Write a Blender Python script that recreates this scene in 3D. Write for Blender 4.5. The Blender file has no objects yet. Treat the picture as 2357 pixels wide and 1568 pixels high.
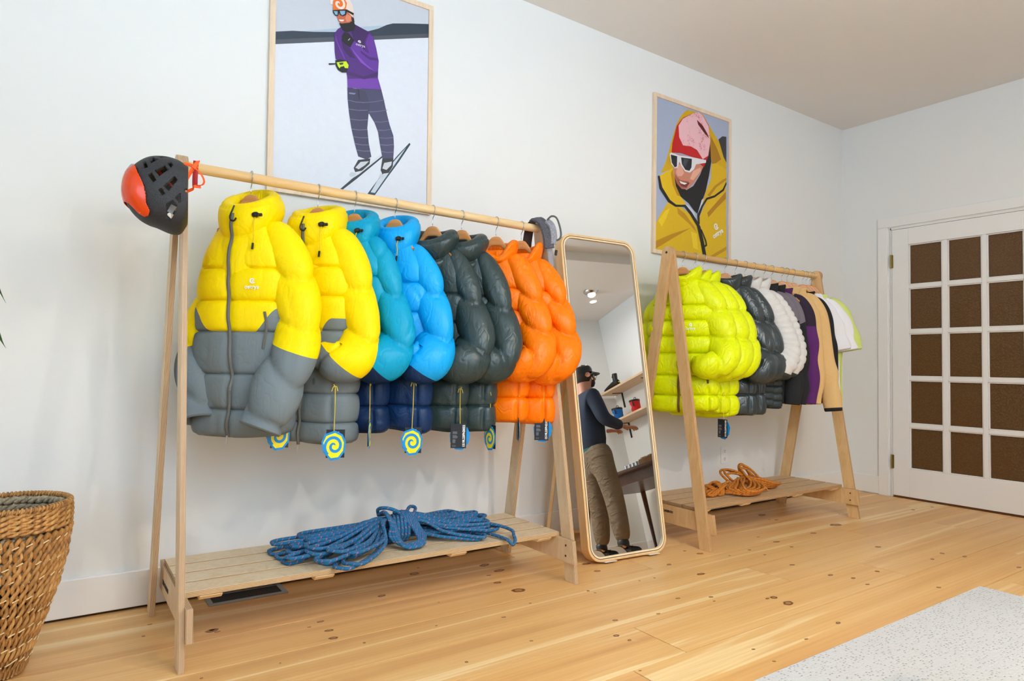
import bpy, math, random
import numpy as np
from mathutils import Vector, Matrix
sc = bpy.context.scene
C = bpy.context.collection
random.seed(7)
PI = math.pi

# ------------------------------------------------------------------ camera
cam_d = bpy.data.cameras.new('camera'); cam = bpy.data.objects.new('camera', cam_d); C.objects.link(cam)
cam_d.sensor_width = 36.0; cam_d.lens = 1517.78 / 2357 * 36.0; cam_d.clip_start = 0.05
_R = Vector((0.82131255, -0.57020099, 0.01779099)); _U = Vector((-0.0370819, -0.02224036, 0.99906471)); _F = Vector((0.56927201, 0.82120411, 0.03941042))
m = Matrix.Identity(4)
for i in range(3):
    m[i][0] = _R[i]; m[i][1] = _U[i]; m[i][2] = -_F[i]
m[0][3], m[1][3], m[2][3] = 0.0, -2.88390, 0.93863
cam.matrix_world = m
sc.camera = cam

# ------------------------------------------------------------------ world, lights, exposure
w = bpy.data.worlds.new('sky'); sc.world = w; w.use_nodes = True
w.node_tree.nodes['Background'].inputs[0].default_value = (0.80, 0.90, 1.0, 1)
w.node_tree.nodes['Background'].inputs[1].default_value = 1.2
sc.view_settings.view_transform = 'Standard'
sc.view_settings.look = 'None'
sc.view_settings.exposure = 0.0
sc.view_settings.gamma = 1.0
sc.view_settings.use_curve_mapping = False
sc.cycles.use_denoising = True
sc.cycles.max_bounces = 8
sc.cycles.diffuse_bounces = 5
sc.cycles.caustics_reflective = False
sc.cycles.caustics_refractive = False

def area(name, loc, aim, sx, sy, power, col):
    d = bpy.data.lights.new(name, 'AREA'); d.shape = 'RECTANGLE'; d.size = sx; d.size_y = sy; d.energy = power; d.color = col
    o = bpy.data.objects.new(name, d); C.objects.link(o); o.location = loc
    o.rotation_euler = (Vector(aim) - Vector(loc)).to_track_quat('-Z', 'Y').to_euler()
    return o
# daylight entering through the shop windows: a big one in the left wall, one in the wall behind the camera
area('window_daylight', (-2.33, -2.45, 1.35), (1.2, -1.5, .9), 2.1, 1.3, 34, (0.42, 0.70, 1.0))
area('window_daylight', (1.45, -4.20, 1.55), (1.45, 0, 1.45), 1.5, 1.5, 30, (0.68, 0.82, 1.0))
# added fill light, out of view, bounced off the ceiling near the camera
area('added_ceiling_fill', (.75, -3.65, 1.86), (.78, -3.60, 3.0), .34, .34, 165, (0.54, 0.78, 1.0))
# warm ceiling lamps
LAMPS = ((0.4, -3.75, 6, (1, .78, .55)), (1.9, -3.75, 26, (1, .82, .56)), (2.5, -3.3, 36, (1, .93, .80)), (4.64, -3.41, 5, (.95, .95, 1)))
for lx, ly, lp, lc in LAMPS:
    d = bpy.data.lights.new('ceiling_lamp_light', 'AREA'); d.shape = 'DISK'; d.size = 0.07; d.energy = lp; d.color = lc
    o = bpy.data.objects.new('ceiling_lamp_light', d); C.objects.link(o); o.location = (lx, ly, 2.80)

# ------------------------------------------------------------------ helpers
def lin(r, g=None, b=None):
    if g is None: r, g, b = r
    f = lambda c: (c / 255 / 12.92) if c / 255 <= 0.04045 else ((c / 255 + 0.055) / 1.055) ** 2.4
    return (f(r), f(g), f(b), 1.0)

def link(o, parent=None):
    C.objects.link(o)
    if parent is not None: o.parent = parent
    return o

def empty(name, label, cat, loc=(0, 0, 0), rotz=0.0, group=None, kind=None):
    o = bpy.data.objects.new(name, None); C.objects.link(o); o.location = loc; o.rotation_euler = (0, 0, rotz)
    o.empty_display_size = 0.05
    if label: o['label'] = label
    if cat: o['category'] = cat
    if group: o['group'] = group
    if kind: o['kind'] = kind
    return o

def tag(o, label=None, cat=None, group=None, kind=None):
    if label: o['label'] = label
    if cat: o['category'] = cat
    if group: o['group'] = group
    if kind: o['kind'] = kind
    return o

class MB:
    """collects geometry for one mesh"""
    def __init__(s):
        s.v = []; s.f = []; s.mi = []; s.attr = {}; s.n = 0
    def add(s, verts, faces, mi=0, **attrs):
        verts = np.asarray(verts, float).reshape(-1, 3)
        s.v.append(verts)
        s.f += [tuple(i + s.n for i in f) for f in faces]
        s.mi += [mi] * len(faces) if not hasattr(mi, '__len__') else list(mi)
        for k in set(list(attrs) + list(s.attr)):
            if k not in s.attr: s.attr[k] = [np.zeros(s.n)] if s.n else []
            s.attr[k].append(np.broadcast_to(np.asarray(attrs.get(k, 0.0), float).ravel(), (len(verts),)) if np.size(attrs.get(k, 0.0)) in (1, len(verts)) else np.zeros(len(verts)))
        s.n += len(verts)
        return s
    def box(s, c, d, mi=0, rot=None, thick=None):
        """box centre c, full dims d; thick = axis index giving the ply thickness attribute"""
        V = np.array([[x, y, z] for x in (-.5, .5) for y in (-.5, .5) for z in (-.5, .5)])
        tk = (V[:, thick] + .5) if thick is not None else 0.0
        V = V * np.array(d)
        if rot is not None: V = V @ np.array(rot).T
        return s.add(V + np.array(c), [(0, 1, 3, 2), (4, 6, 7, 5), (0, 4, 5, 1), (2, 3, 7, 6), (0, 2, 6, 4), (1, 5, 7, 3)], mi, tk=tk)
    def grid(s, P, cu=False, cv=False, mi=0, **attrs):
        P = np.asarray(P, float); nu, nv = P.shape[:2]
        iu = np.arange(nu if cu else nu - 1); iv = np.arange(nv if cv else nv - 1)
        a, b = np.meshgrid(iu, iv, indexing='ij'); a2 = (a + 1) % nu; b2 = (b + 1) % nv
        F = np.stack([a * nv + b, a2 * nv + b, a2 * nv + b2, a * nv + b2], -1).reshape(-1, 4)
        return s.add(P.reshape(-1, 3), F.tolist(), mi, **{k: np.asarray(x).ravel() for k, x in attrs.items()})
    def tube(s, path, r, n=8, closed=False, caps=True, mi=0, flat=1.0, up=None, **kw):
        P = np.asarray(path, float); L = len(P)
        if closed: T = np.roll(P, -1, 0) - np.roll(P, 1, 0)
        else:
            T = np.zeros_like(P); T[1:-1] = P[2:] - P[:-2]; T[0] = P[1] - P[0]; T[-1] = P[-1] - P[-2]
        T /= np.linalg.norm(T, axis=1)[:, None] + 1e-12
        N = np.zeros_like(P); a = np.array(up if up is not None else ([0, 0, 1] if abs(T[0][2]) < .9 else [1, 0, 0]), float)
        for i in range(L):
            q = a - T[i] * (a @ T[i]); q /= np.linalg.norm(q) + 1e-12; N[i] = q
            if up is None: a = q
        B = np.cross(T, N)
        ang = np.arange(n) * 2 * PI / n
        r = np.broadcast_to(np.asarray(r, float), (L,))
        G = P[:, None] + r[:, None, None] * (np.cos(ang)[None, :, None] * N[:, None] * flat + np.sin(ang)[None, :, None] * B[:, None])
        seg = np.r_[0, np.cumsum(np.linalg.norm(np.diff(P, axis=0), axis=1))]
        base = s.n
        s.grid(G, cu=closed, cv=True, mi=mi, ls=np.repeat(seg, n), an=np.tile(ang, L), **kw)
        if caps and not closed:
            s.f += [tuple(base + i for i in range(n))[::-1], tuple(base + (L - 1) * n + i for i in range(n))]; s.mi += [mi, mi]
        return s
    def prism(s, pts, axis, a, b, mi=0, tk=False):
        """extrude a 2D outline along axis from a to b (pts in the other two axes, in order)"""
        o = [i for i in range(3) if i != axis]; n = len(pts)
        V = np.zeros((2 * n, 3))
        V[:n, o[0]] = V[n:, o[0]] = [p[0] for p in pts]; V[:n, o[1]] = V[n:, o[1]] = [p[1] for p in pts]
        V[:n, axis] = a; V[n:, axis] = b
        F = [tuple(range(n))[::-1], tuple(range(n, 2 * n))] + [(i, (i + 1) % n, n + (i + 1) % n, n + i) for i in range(n)]
        return s.add(V, F, mi, tk=np.r_[np.zeros(n), np.ones(n)] if tk else 0.0)
    def build(s, name, mats, parent=None, smooth=False, label=None, bevel=0, solid=0, loc=None):
        me = bpy.data.meshes.new(name)
        V = np.concatenate(s.v) if s.v else np.zeros((0, 3))
        me.from_pydata(V.tolist(), [], s.f)
        mats = mats if isinstance(mats, (list, tuple)) else [mats]
        for q in mats: me.materials.append(q)
        if len(mats) > 1: me.polygons.foreach_set('material_index', s.mi)
        for k, x in s.attr.items():
            at = me.attributes.new(k, 'FLOAT', 'POINT'); at.data.foreach_set('value', np.concatenate(x).astype(np.float32))
        if smooth: me.polygons.foreach_set('use_smooth', [True] * len(me.polygons))
        me.update()
        o = bpy.data.objects.new(name, me); link(o, parent)
        if loc is not None: o.location = loc
        if bevel:
            b = o.modifiers.new('bevel', 'BEVEL'); b.width = bevel; b.segments = 2; b.limit_method = 'ANGLE'
        if solid:
            b = o.modifiers.new('solid', 'SOLIDIFY'); b.thickness = solid; b.offset = -1
        if label: o['label'] = label
        return o

def spline(pts, n):
    """Catmull-Rom through pts, n samples (any dimension)"""
    P = np.asarray(pts, float); k = len(P)
    Q = np.vstack([2 * P[0] - P[1], P, 2 * P[-1] - P[-2]])
    t = np.linspace(0, k - 1, n); i = np.minimum(t.astype(int), k - 2); f = (t - i)[:, None]
    a, b, c, d = Q[i], Q[i + 1], Q[i + 2], Q[i + 3]
    return .5 * (2 * b + (c - a) * f + (2 * a - 5 * b + 4 * c - d) * f ** 2 + (3 * b - a - 3 * c + d) * f ** 3)

def rotm(ax, deg):
    return np.array(Matrix.Rotation(math.radians(deg), 3, ax))

_rng = np.random.RandomState(5)
_K = _rng.normal(size=(64, 6, 3)); _PH = _rng.uniform(0, 6.28, (64, 6))
def wob(P, freq, seed=0):
    """smooth pseudo noise, about -1..1"""
    P = np.asarray(P, float); K = _K[seed % 64] * freq; ph = _PH[seed % 64]
    return np.sin(P @ K.T + ph).mean(-1) * 1.7
# ------------------------------------------------------------------ materials
class NT:
    def __init__(s, name):
        s.m = bpy.data.materials.new(name); s.m.use_nodes = True; s.t = s.m.node_tree; s.b = s.t.nodes['Principled BSDF']
    def n(s, kind, ins=None, **props):
        q = s.t.nodes.new(kind)
        for k, v in props.items(): setattr(q, k, v)
        for k, v in (ins or {}).items():
            if isinstance(v, bpy.types.NodeSocket): s.t.links.new(v, q.inputs[k])
            else: q.inputs[k].default_value = v
        return q
    def set(s, **kw):
        for k, v in kw.items():
            k = k.replace('_', ' ')
            if isinstance(v, bpy.types.NodeSocket): s.t.links.new(v, s.b.inputs[k])
            else: s.b.inputs[k].default_value = v
        return s
    def obj(s, scale=(1, 1, 1), off=None):
        tc = s.n('ShaderNodeTexCoord')
        mp = s.n('ShaderNodeMapping', {'Vector': tc.outputs['Object'], 'Scale': scale})
        if off is not None: s.t.links.new(off, mp.inputs['Location'])
        return mp.outputs[0]
    def attr(s, name): return s.n('ShaderNodeAttribute', attribute_name=name).outputs['Fac']
    def math(s, op, a, b=0.0, c=0.0):
        q = s.n('ShaderNodeMath', operation=op)
        for i, v in enumerate((a, b, c)):
            if isinstance(v, bpy.types.NodeSocket): s.t.links.new(v, q.inputs[i])
            else: q.inputs[i].default_value = v
        return q.outputs[0]
    def ramp(s, fac, stops, interp='LINEAR'):
        q = s.n('ShaderNodeValToRGB', {'Fac': fac}); cr = q.color_ramp; cr.interpolation = interp
        while len(cr.elements) < len(stops): cr.elements.new(0.5)
        for e, (p, c) in zip(cr.elements, stops): e.position = p; e.color = c
        return q.outputs['Color']
    def noise(s, vec, scale, detail=3, rough=.5, dist=0.0):
        return s.n('ShaderNodeTexNoise', {'Vector': vec, 'Scale': scale, 'Detail': detail, 'Roughness': rough, 'Distortion': dist}).outputs['Fac']
    def mix(s, fac, a, b, blend='MIX'):
        q = s.n('ShaderNodeMix', data_type='RGBA', blend_type=blend)
        for i, v in ((0, fac), (6, a), (7, b)):
            if isinstance(v, bpy.types.NodeSocket): s.t.links.new(v, q.inputs[i])
            else: q.inputs[i].default_value = v
        return q.outputs[2]
    def bump(s, h, strength=.3, dist=.002):
        q = s.n('ShaderNodeBump', {'Height': h, 'Strength': strength, 'Distance': dist})
        s.t.links.new(q.outputs[0], s.b.inputs['Normal']); return s

def simple(name, col, rough=.5, metal=0.0, bump=0.0, bscale=200, var=0.0):
    t = NT(name); c = lin(col)
    if var:
        f = t.noise(t.obj(), 6, 3); t.set(Base_Color=t.mix(f, tuple(x * (1 - var) for x in c[:3]) + (1,), tuple(min(1, x * (1 + var)) for x in c[:3]) + (1,)))
    else: t.set(Base_Color=c)
    t.set(Roughness=rough, Metallic=metal)
    if bump: t.bump(t.noise(t.obj(), bscale, 2), bump)
    return t.m

def mk_paint(name, col, rough=.55):
    t = NT(name); v = t.obj(); c = lin(col)
    t.set(Base_Color=t.mix(t.noise(v, 1.6, 3), c, tuple(x * .965 for x in c[:3]) + (1,)), Roughness=rough)
    t.bump(t.noise(v, 260, 2), .06, .001); return t.m
M = {}
M['wall'] = mk_paint('wall_paint', (236, 236, 234))
M['ceil'] = mk_paint('ceiling_paint', (232, 226, 220), .8)
M['trim'] = mk_paint('trim_paint', (240, 238, 236), .35)

def mk_ply(name, face, dark, light, n=13.0):
    """plywood: plies from the thickness attribute, grain along the piece"""
    t = NT(name); tk = t.attr('tk')
    lay = t.math('SINE', t.math('MULTIPLY_ADD', tk, 2 * PI * (n - 1) / 2, PI / 2))
    v = t.obj((1, 1, 1))
    g = t.n('ShaderNodeTexNoise', {'Vector': t.obj((22, 22, 3)), 'Scale': 4.0, 'Detail': 4}).outputs['Fac']
    g2 = t.noise(t.obj((5, 5, 1.2)), 5, 3, .6, 1.5)
    inner = t.math('MULTIPLY', t.math('GREATER_THAN', tk, .035), t.math('LESS_THAN', tk, .965))
    edge = t.mix(t.ramp(lay, [(0.0, (0, 0, 0, 1)), (1.0, (1, 1, 1, 1))]), lin(dark), lin(light))
    q = t.n('ShaderNodeMapRange', {'Value': lay, 'From Min': -.6, 'From Max': .3}).outputs[0]
    edge = t.mix(q, lin(dark), lin(light))
    edge = t.mix(t.math('MULTIPLY', g, .25), edge, lin(tuple(x * .75 for x in dark)))
    fc = t.mix(t.ramp(g2, [(.42, (0, 0, 0, 1)), (.62, (1, 1, 1, 1))]), lin(face), lin(tuple(x * y for x, y in zip(face, (.96, .935, .885)))))
    t.set(Base_Color=t.mix(inner, fc, edge), Roughness=.5)
    t.bump(g, .12, .0008); return t.m
M['ply'] = mk_ply('birch_plywood', (232, 206, 168), (128, 84, 54), (230, 198, 156), 11.0)
M['ply_far'] = mk_ply('maple_plywood', (226, 186, 132), (150, 104, 66), (216, 174, 124), 11.0)
M['ply_shelf'] = mk_ply('shelf_plywood', (222, 198, 164), (158, 118, 80), (224, 192, 146), 9.0)

def mk_wood(name, a, b, scale=(2, 22, 22), rough=.45):
    t = NT(name); g = t.noise(t.obj(scale), 2.2, 4, .6, .8)
    t.set(Base_Color=t.ramp(g, [(.3, lin(a)), (.7, lin(b))]), Roughness=rough); return t.m
M['rod'] = mk_wood('rod_wood', (226, 186, 128), (240, 205, 152))
M['rod_far'] = mk_wood('rod_wood_far', (206, 160, 96), (222, 178, 116))
M['mirror_wood'] = mk_wood('bent_ash', (222, 176, 118), (234, 194, 140), (16, 16, 1.5))
M['mirror_edge'] = mk_wood('bent_ash_edge', (242, 214, 170), (248, 224, 186), (16, 16, 1.5))
M['frame_wood'] = mk_wood('picture_frame_wood', (222, 196, 166), (238, 214, 186), (14, 14, 2))
M['hanger_wood'] = mk_wood('hanger_wood', (196, 130, 72), (214, 150, 88), (2, 20, 20), .35)
M['table_wood'] = mk_wood('dark_walnut', (52, 26, 18), (84, 42, 28), (2, 14, 14), .3)
M['shelf_wood'] = mk_wood('wall_shelf_wood', (214, 180, 144), (228, 196, 160), (14, 2, 14))

def mk_floor():
    t = NT('pine_plank'); oi = t.n('ShaderNodeObjectInfo').outputs['Random']
    off = t.n('ShaderNodeCombineXYZ', {'X': t.math('MULTIPLY', oi, 37.0), 'Y': t.math('MULTIPLY', oi, 91.0), 'Z': t.math('MULTIPLY', oi, 13.0)}).outputs[0]
    g1 = t.noise(t.obj((0.20, 6.2, 1), off), 1.6, 2, .5, .7)
    g2 = t.noise(t.obj((1.2, 60, 1), off), 2.0, 3, .6, .3)
    g3 = t.noise(t.obj((2.2, 2.6, 1), off), 1.0, 3)
    wv = t.n('ShaderNodeTexWave', {'Vector': t.obj((0.5, 6.0, 1), off), 'Scale': 2.6, 'Distortion': 7.0, 'Detail': 2.0, 'Detail Scale': .6}, wave_type='BANDS', bands_direction='Y').outputs['Fac']
    c = t.ramp(g1, [(.32, lin(208, 152, 90)), (.46, lin(224, 172, 106)), (.585, lin(228, 180, 116)), (.615, lin(242, 208, 152))])
    c = t.mix(t.math('MULTIPLY', wv, .13), c, lin(190, 126, 66))
    c = t.mix(t.ramp(g2, [(.45, (0, 0, 0, 1)), (.80, (.28, .28, .28, 1))]), c, lin(178, 122, 70))
    tone = t.n('ShaderNodeMapRange', {'Value': oi, 'To Min': 0.0, 'To Max': .28}).outputs[0]
    c = t.mix(tone, c, lin(234, 196, 142))
    spots = t.ramp(t.noise(t.obj((1, 1, 1), off), 7.5, 4, .6), [(.70, (0, 0, 0, 1)), (.76, (.35, .35, .35, 1))])
    c = t.mix(spots, c, lin(236, 214, 184))
    t.set(Base_Color=c, Roughness=t.n('ShaderNodeMapRange', {'Value': g3, 'To Min': .30, 'To Max': .46}).outputs[0])
    t.b.inputs['Specular IOR Level'].default_value = .35
    t.bump(g2, .10, .001); return t.m
M['floor'] = mk_floor()
def mk_knot():
    t = NT('pine_knot'); r = t.attr('kr')
    n = t.noise(t.obj(), 90, 3)
    rr = t.math('ADD', r, t.math('MULTIPLY_ADD', n, .3, -.15))
    t.set(Base_Color=t.ramp(rr, [(0.0, lin(150, 96, 56)), (.40, lin(182, 128, 74)), (.68, lin(84, 46, 24)), (.9, lin(150, 98, 56)), (1.0, lin(206, 150, 92))]), Roughness=.4); return t.m
M['knot'] = mk_knot()
M['gap'] = simple('floor_gap_dark', (58, 38, 24), .9)

def mk_puffer(name, a, b=None, sheen=.25, rough=.36, crinkle=.5):
    """down-jacket shell: colour a where the panel attribute cut > 0, colour b elsewhere; fine creases in relief"""
    t = NT(name)
    if b is not None:
        f = t.math('GREATER_THAN', t.attr('cut'), 0.0); base = t.mix(f, lin(b), lin(a))
    else: base = t.mix(0.0, lin(a), lin(a))
    cloud = t.noise(t.obj(), 5.5, 2)
    base = t.mix(t.math('MULTIPLY', cloud, .10), base, (0, 0, 0, 1))
    t.set(Base_Color=base, Roughness=rough)
    t.b.inputs['Specular IOR Level'].default_value = sheen
    n1 = t.noise(t.obj((60, 60, 14)), 1.0, 2, .5, 1.0)
    n2 = t.noise(t.obj((15, 15, 9)), 1.0, 1, .5, 1.6)
    rid = t.math('ABSOLUTE', t.math('SUBTRACT', n1, .5)); rid2 = t.math('ABSOLUTE', t.math('SUBTRACT', n2, .5))
    h = t.math('ADD', t.math('MULTIPLY', t.math('MINIMUM', rid, .12), 1.0), t.math('MULTIPLY', t.math('MINIMUM', rid2, .10), 5.0))
    t.bump(h, crinkle, .012); return t.m
YEL = (255, 222, 0); GRY = (116, 125, 129)
M['p_yellow'] = mk_puffer('yellow_grey_shell', YEL, GRY, .14, .46, .11)
M['p_teal'] = mk_puffer('teal_navy_shell', (0, 156, 196), (14, 40, 78), .22, .40, .18)
M['p_blue'] = mk_puffer('blue_navy_shell', (0, 166, 236), (16, 48, 92), .30, .40, .18)
M['p_green'] = mk_puffer('dark_green_shell', (44, 60, 60), None, .45, .34, .18)
M['p_orange'] = mk_puffer('orange_shell', (255, 122, 0), None, .25, .36, .20)
M['p_lime'] = mk_puffer('lime_shell', (222, 230, 0), None, .25, .34, .24)
M['p_slate'] = mk_puffer('slate_shell', (44, 54, 58), None, .6, .28, .22)
M['p_white'] = mk_puffer('white_dark_shell', (216, 212, 208), (52, 60, 62), .3, .4, .15)

def mk_cloth(name, a, b=None, rough=.85, bs=350, bst=.25):
    t = NT(name)
    if b is not None:
        base = t.mix(t.math('GREATER_THAN', t.attr('cut'), 0.0), lin(b), lin(a)); t.set(Base_Color=base)
    else: t.set(Base_Color=lin(a))
    t.set(Roughness=rough); t.bump(t.noise(t.obj(), bs, 3), bst, .003); return t.m
M['c_greyblack'] = mk_cloth('grey_black_fleece', (112, 104, 112), (20, 19, 23))
M['c_purple'] = mk_cloth('dark_purple_fleece', (34, 18, 42), (84, 24, 96))
M['c_tan'] = mk_cloth('tan_sherpa', (216, 176, 118), (24, 20, 20), .95, 120, 1.0)
M['c_black'] = mk_cloth('black_knit', (17, 17, 19))
M['c_white'] = mk_cloth('white_cotton', (232, 231, 236))
M['c_lime'] = mk_cloth('pale_lime_cotton', (203, 214, 118))
M['zip'] = simple('zip_tape', (98, 96, 90), .6, 0, .5, 900)
M['zip_brown'] = simple('zip_brown', (110, 78, 30), .6, 0, .5, 900)
M['black'] = simple('black_plastic', (16, 16, 18), .4)
M['metal'] = simple('steel', (190, 190, 190), .25, 1.0)
M['brass'] = simple('brass', (150, 128, 72), .35, 1.0)
M['cordy'] = simple('yellow_cord', (222, 196, 40), .7)
M['cord_jacket'] = simple('jacket_cord_yellow', (214, 184, 10), .7)
M['logo'] = simple('white_print', (240, 240, 238), .5)
M['navycard'] = simple('tag_card_navy', (24, 30, 40), .4)
M['tagblue'] = simple('tag_blue', (0, 140, 214), .4)
M['tagyellow'] = simple('tag_yellow', (250, 228, 20), .4)
M['tagwhite'] = simple('tag_white', (226, 226, 226), .5)
M['tagdark'] = simple('tag_text_grey', (140, 146, 152), .5)
# ------------------------------------------------------------------ room
XR, YF, XL, H = 5.29, -4.26, -2.40, 2.94
def struct(o): o['kind'] = 'structure'; return o
def wallmb(): return MB()
struct(MB().box(((XL + XR) / 2, .06, H / 2), (XR - XL + .24, .12, H)).build('wall_back', M['wall']))
# right wall with the door opening (y -0.375 .. -1.345, top 2.055)
DY0, DY1, DZ = -.375, -1.345, 2.055
b = MB(); b.box((XR + .06, (0 + DY0) / 2, H / 2), (.12, -DY0, H)); b.box((XR + .06, (DY0 + DY1) / 2, (DZ + H) / 2), (.12, DY0 - DY1, H - DZ))
b.box((XR + .06, (DY1 + YF) / 2, H / 2), (.12, DY1 - YF, H)); struct(b.build('wall_right', M['wall']))
# front wall (behind the camera) with a window
def holed(name, axis, at, lo, hi, h0, h1, z0, z1, sgn):
    b = MB()
    def bx(a0, a1, c0, c1):
        if axis == 'y': b.box(((a0 + a1) / 2, at + sgn * .06, (c0 + c1) / 2), (a1 - a0, .12, c1 - c0))
        else: b.box((at + sgn * .06, (a0 + a1) / 2, (c0 + c1) / 2), (.12, a1 - a0, c1 - c0))
    bx(lo, h0, 0, H); bx(h1, hi, 0, H); bx(h0, h1, 0, z0); bx(h0, h1, z1, H)
    return struct(b.build(name, M['wall']))
holed('wall_front', 'y', YF, XL, XR, .6, 2.3, .75, 2.35, -1)
holed('wall_left', 'x', XL, YF, 0, -3.55, -.45, .7, 2.75, -1)
glass = NT('window_glass'); glass.set(Base_Color=(1, 1, 1, 1), Roughness=.0, Transmission_Weight=1.0, IOR=1.02); M['glass'] = glass.m
def window(name, axis, at, h0, h1, z0, z1, nm):
    e = empty(name, None, None, kind='structure')
    b = MB(); f = .06
    def bx(a0, a1, c0, c1):
        if axis == 'y': b.box(((a0 + a1) / 2, at, (c0 + c1) / 2), (a1 - a0, .07, c1 - c0))
        else: b.box((at, (a0 + a1) / 2, (c0 + c1) / 2), (.07, a1 - a0, c1 - c0))
    bx(h0, h1, z0, z0 + f); bx(h0, h1, z1 - f, z1); bx(h0, h0 + f, z0, z1); bx(h1 - f, h1, z0, z1)
    for k in range(1, nm): c = h0 + (h1 - h0) * k / nm; bx(c - .02, c + .02, z0, z1)
    b.build('window_frame', M['trim'], e)
    g = MB()
    if axis == 'y': g.box(((h0 + h1) / 2, at, (z0 + z1) / 2), (h1 - h0 - .1, .006, z1 - z0 - .1))
    else: g.box((at, (h0 + h1) / 2, (z0 + z1) / 2), (.006, h1 - h0 - .1, z1 - z0 - .1))
    g.build('pane', M['glass'], e)
window('window_1', 'y', YF - .06, .6, 2.3, .75, 2.35, 2)
window('window_2', 'x', XL - .06, -3.55, -.45, .7, 2.75, 3)
struct(MB().box(((XL + XR) / 2, YF / 2, H + .06), (XR - XL + .24, -YF + .24, .12)).build('ceiling', M['ceil']))
struct(MB().box(((XL + XR) / 2, -2.88, H - .05), (XR - XL, .62, .10)).build('trim_1', M['ceil']))   # shallow boxed beam
# baseboards
BH = .135
def bb(name, c, d): struct(MB().box(c, d).build(name, M['trim'], bevel=.004))
bb('baseboard_back', ((XL + XR) / 2, -.008, BH / 2 + .010), (XR - XL, .016, BH))
struct(MB().box(((XL + XR) / 2, -.0015, .005), (XR - XL, .003, .0098)).build('baseboard_gap_shade', M['gap']))  # dark strip painting in the shade of the gap under the baseboard
bb('baseboard_right', (XR - .008, (-.30 - .016) / 2 - .001, BH / 2 + .006), (.016, .284, BH))
bb('baseboard_front', ((XL + XR) / 2, YF + .008, BH / 2 + .006), (XR - XL, .016, BH))
bb('baseboard_far', (XR - .008, (-1.42 + YF) / 2, BH / 2 + .006), (.016, 2.80, BH))

# ------------------------------------------------------------------ floor of wide pine planks
fl = empty('floor', None, None, kind='structure')
MB().box(((XL + XR) / 2, YF / 2, -.035), (XR - XL + .2, -YF + .2, .02)).build('subfloor', M['gap'], fl)
seams = [.03, -.205, -.452, -.69, -.915, -1.148, -1.392, -1.652, -1.89, -2.13, -2.37, -2.61, -2.85, -3.09, -3.33, -3.57, -3.81, -4.05, -4.30]
joints = {0: [1.9, 4.6], 1: [-.9, 3.5], 2: [2.35, 5.0], 3: [-.4, 3.9], 4: [2.75, 4.60], 5: [1.763, 3.3], 6: [1.514, 4.2], 7: [.9, 3.6]}
rr = random.Random(3)
for i in range(len(seams) - 1):
    y0, y1 = seams[i], seams[i + 1]
    xs = [XL] + sorted(joints.get(i, [rr.uniform(-1.2, .8), rr.uniform(2.0, 4.4)])) + [XR]
    for a, c in zip(xs[:-1], xs[1:]):
        g = .0015
        p = MB().box(((a + c) / 2, (y0 + y1) / 2, -.0125), (c - a - 2 * g, y0 - y1 - 2 * g, .025)).build('floor_plank', M['floor'], fl, bevel=.0009)
KN = [(1.703, -0.232, 0.0243), (1.716, -0.338, 0.0237), (1.638, -0.372, 0.0099), (1.616, -0.474, 0.016), (1.637, -0.603, 0.0294), (1.365, -0.177, 0.0232), (1.126, -0.365, 0.0164), (0.83, -0.498, 0.012), (0.78, -0.526, 0.0059), (0.829, -0.592, 0.0142), (0.819, -0.662, 0.0151), (0.893, -0.755, 0.005), (0.615, -0.758, 0.0035), (1.167, -0.754, 0.0047), (1.589, -0.751, 0.0051), (1.418, -0.816, 0.0083), (1.379, -1.043, 0.0057), (1.109, -1.063, 0.0058), (0.393, -0.735, 0.0049), (0.488, -0.374, 0.0154), (0.501, -0.399, 0.009), (2.132, -0.469, 0.0194), (2.1, -0.58, 0.0153), (1.892, -0.796, 0.0054), (1.883, -0.763, 0.0078), (1.418, -0.108, 0.0068), (1.287, -0.551, 0.0036), (2.48, -0.865, 0.0195), (2.138, -1.027, 0.0101), (2.269, -1.089, 0.0102), (2.489, -1.233, 0.0176), (2.48, -1.304, 0.0257), (2.455, -1.226, 0.0102), (2.241, -1.127, 0.0057), (1.941, -1.102, 0.0081), (1.754, -1.062, 0.0105), (1.658, -1.167, 0.0124), (1.67, -1.22, 0.0085), (2.45, -1.528, 0.0119), (2.206, -1.548, 0.0081), (1.973, -1.499, 0.0059), (1.95, -1.592, 0.0057), (3.235, -1.547, 0.0116), (3.237, -1.282, 0.0134), (3.036, -1.275, 0.0129), (2.988, -1.194, 0.0147), (3.002, -1.356, 0.011), (2.981, -1.006, 0.0137), (3.693, -1.062, 0.0171), (3.859, -1.307, 0.0148), (3.695, -1.329, 0.0125), (3.895, -1.397, 0.0146), (3.917, -1.623, 0.0138), (3.303, -0.708, 0.0194), (3.669, -0.706, 0.0185), (3.28, -0.814, 0.0113), (3.03, -0.731, 0.0111), (3.019, -0.829, 0.009), (2.85, -0.742, 0.0072), (3.306, -0.592, 0.009), (2.748, -0.64, 0.018), (2.718, -0.566, 0.0091), (2.466, -0.686, 0.0136), (3.829, -0.257, 0.0299), (3.784, -0.391, 0.0134), (3.752, -0.361, 0.01), (3.989, -0.662, 0.0369), (4.31, -0.508, 0.007), (2.253, -0.791, 0.0063), (2.165, -0.785, 0.0055), (4.902, -0.701, 0.017), (5.129, -0.727, 0.0149), (1.533, -1.404, 0.0044), (0.314, -0.205, 0.0077), (0.284, -0.307, 0.0059), (0.487, -0.378, 0.0212)]
b = MB()
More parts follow.
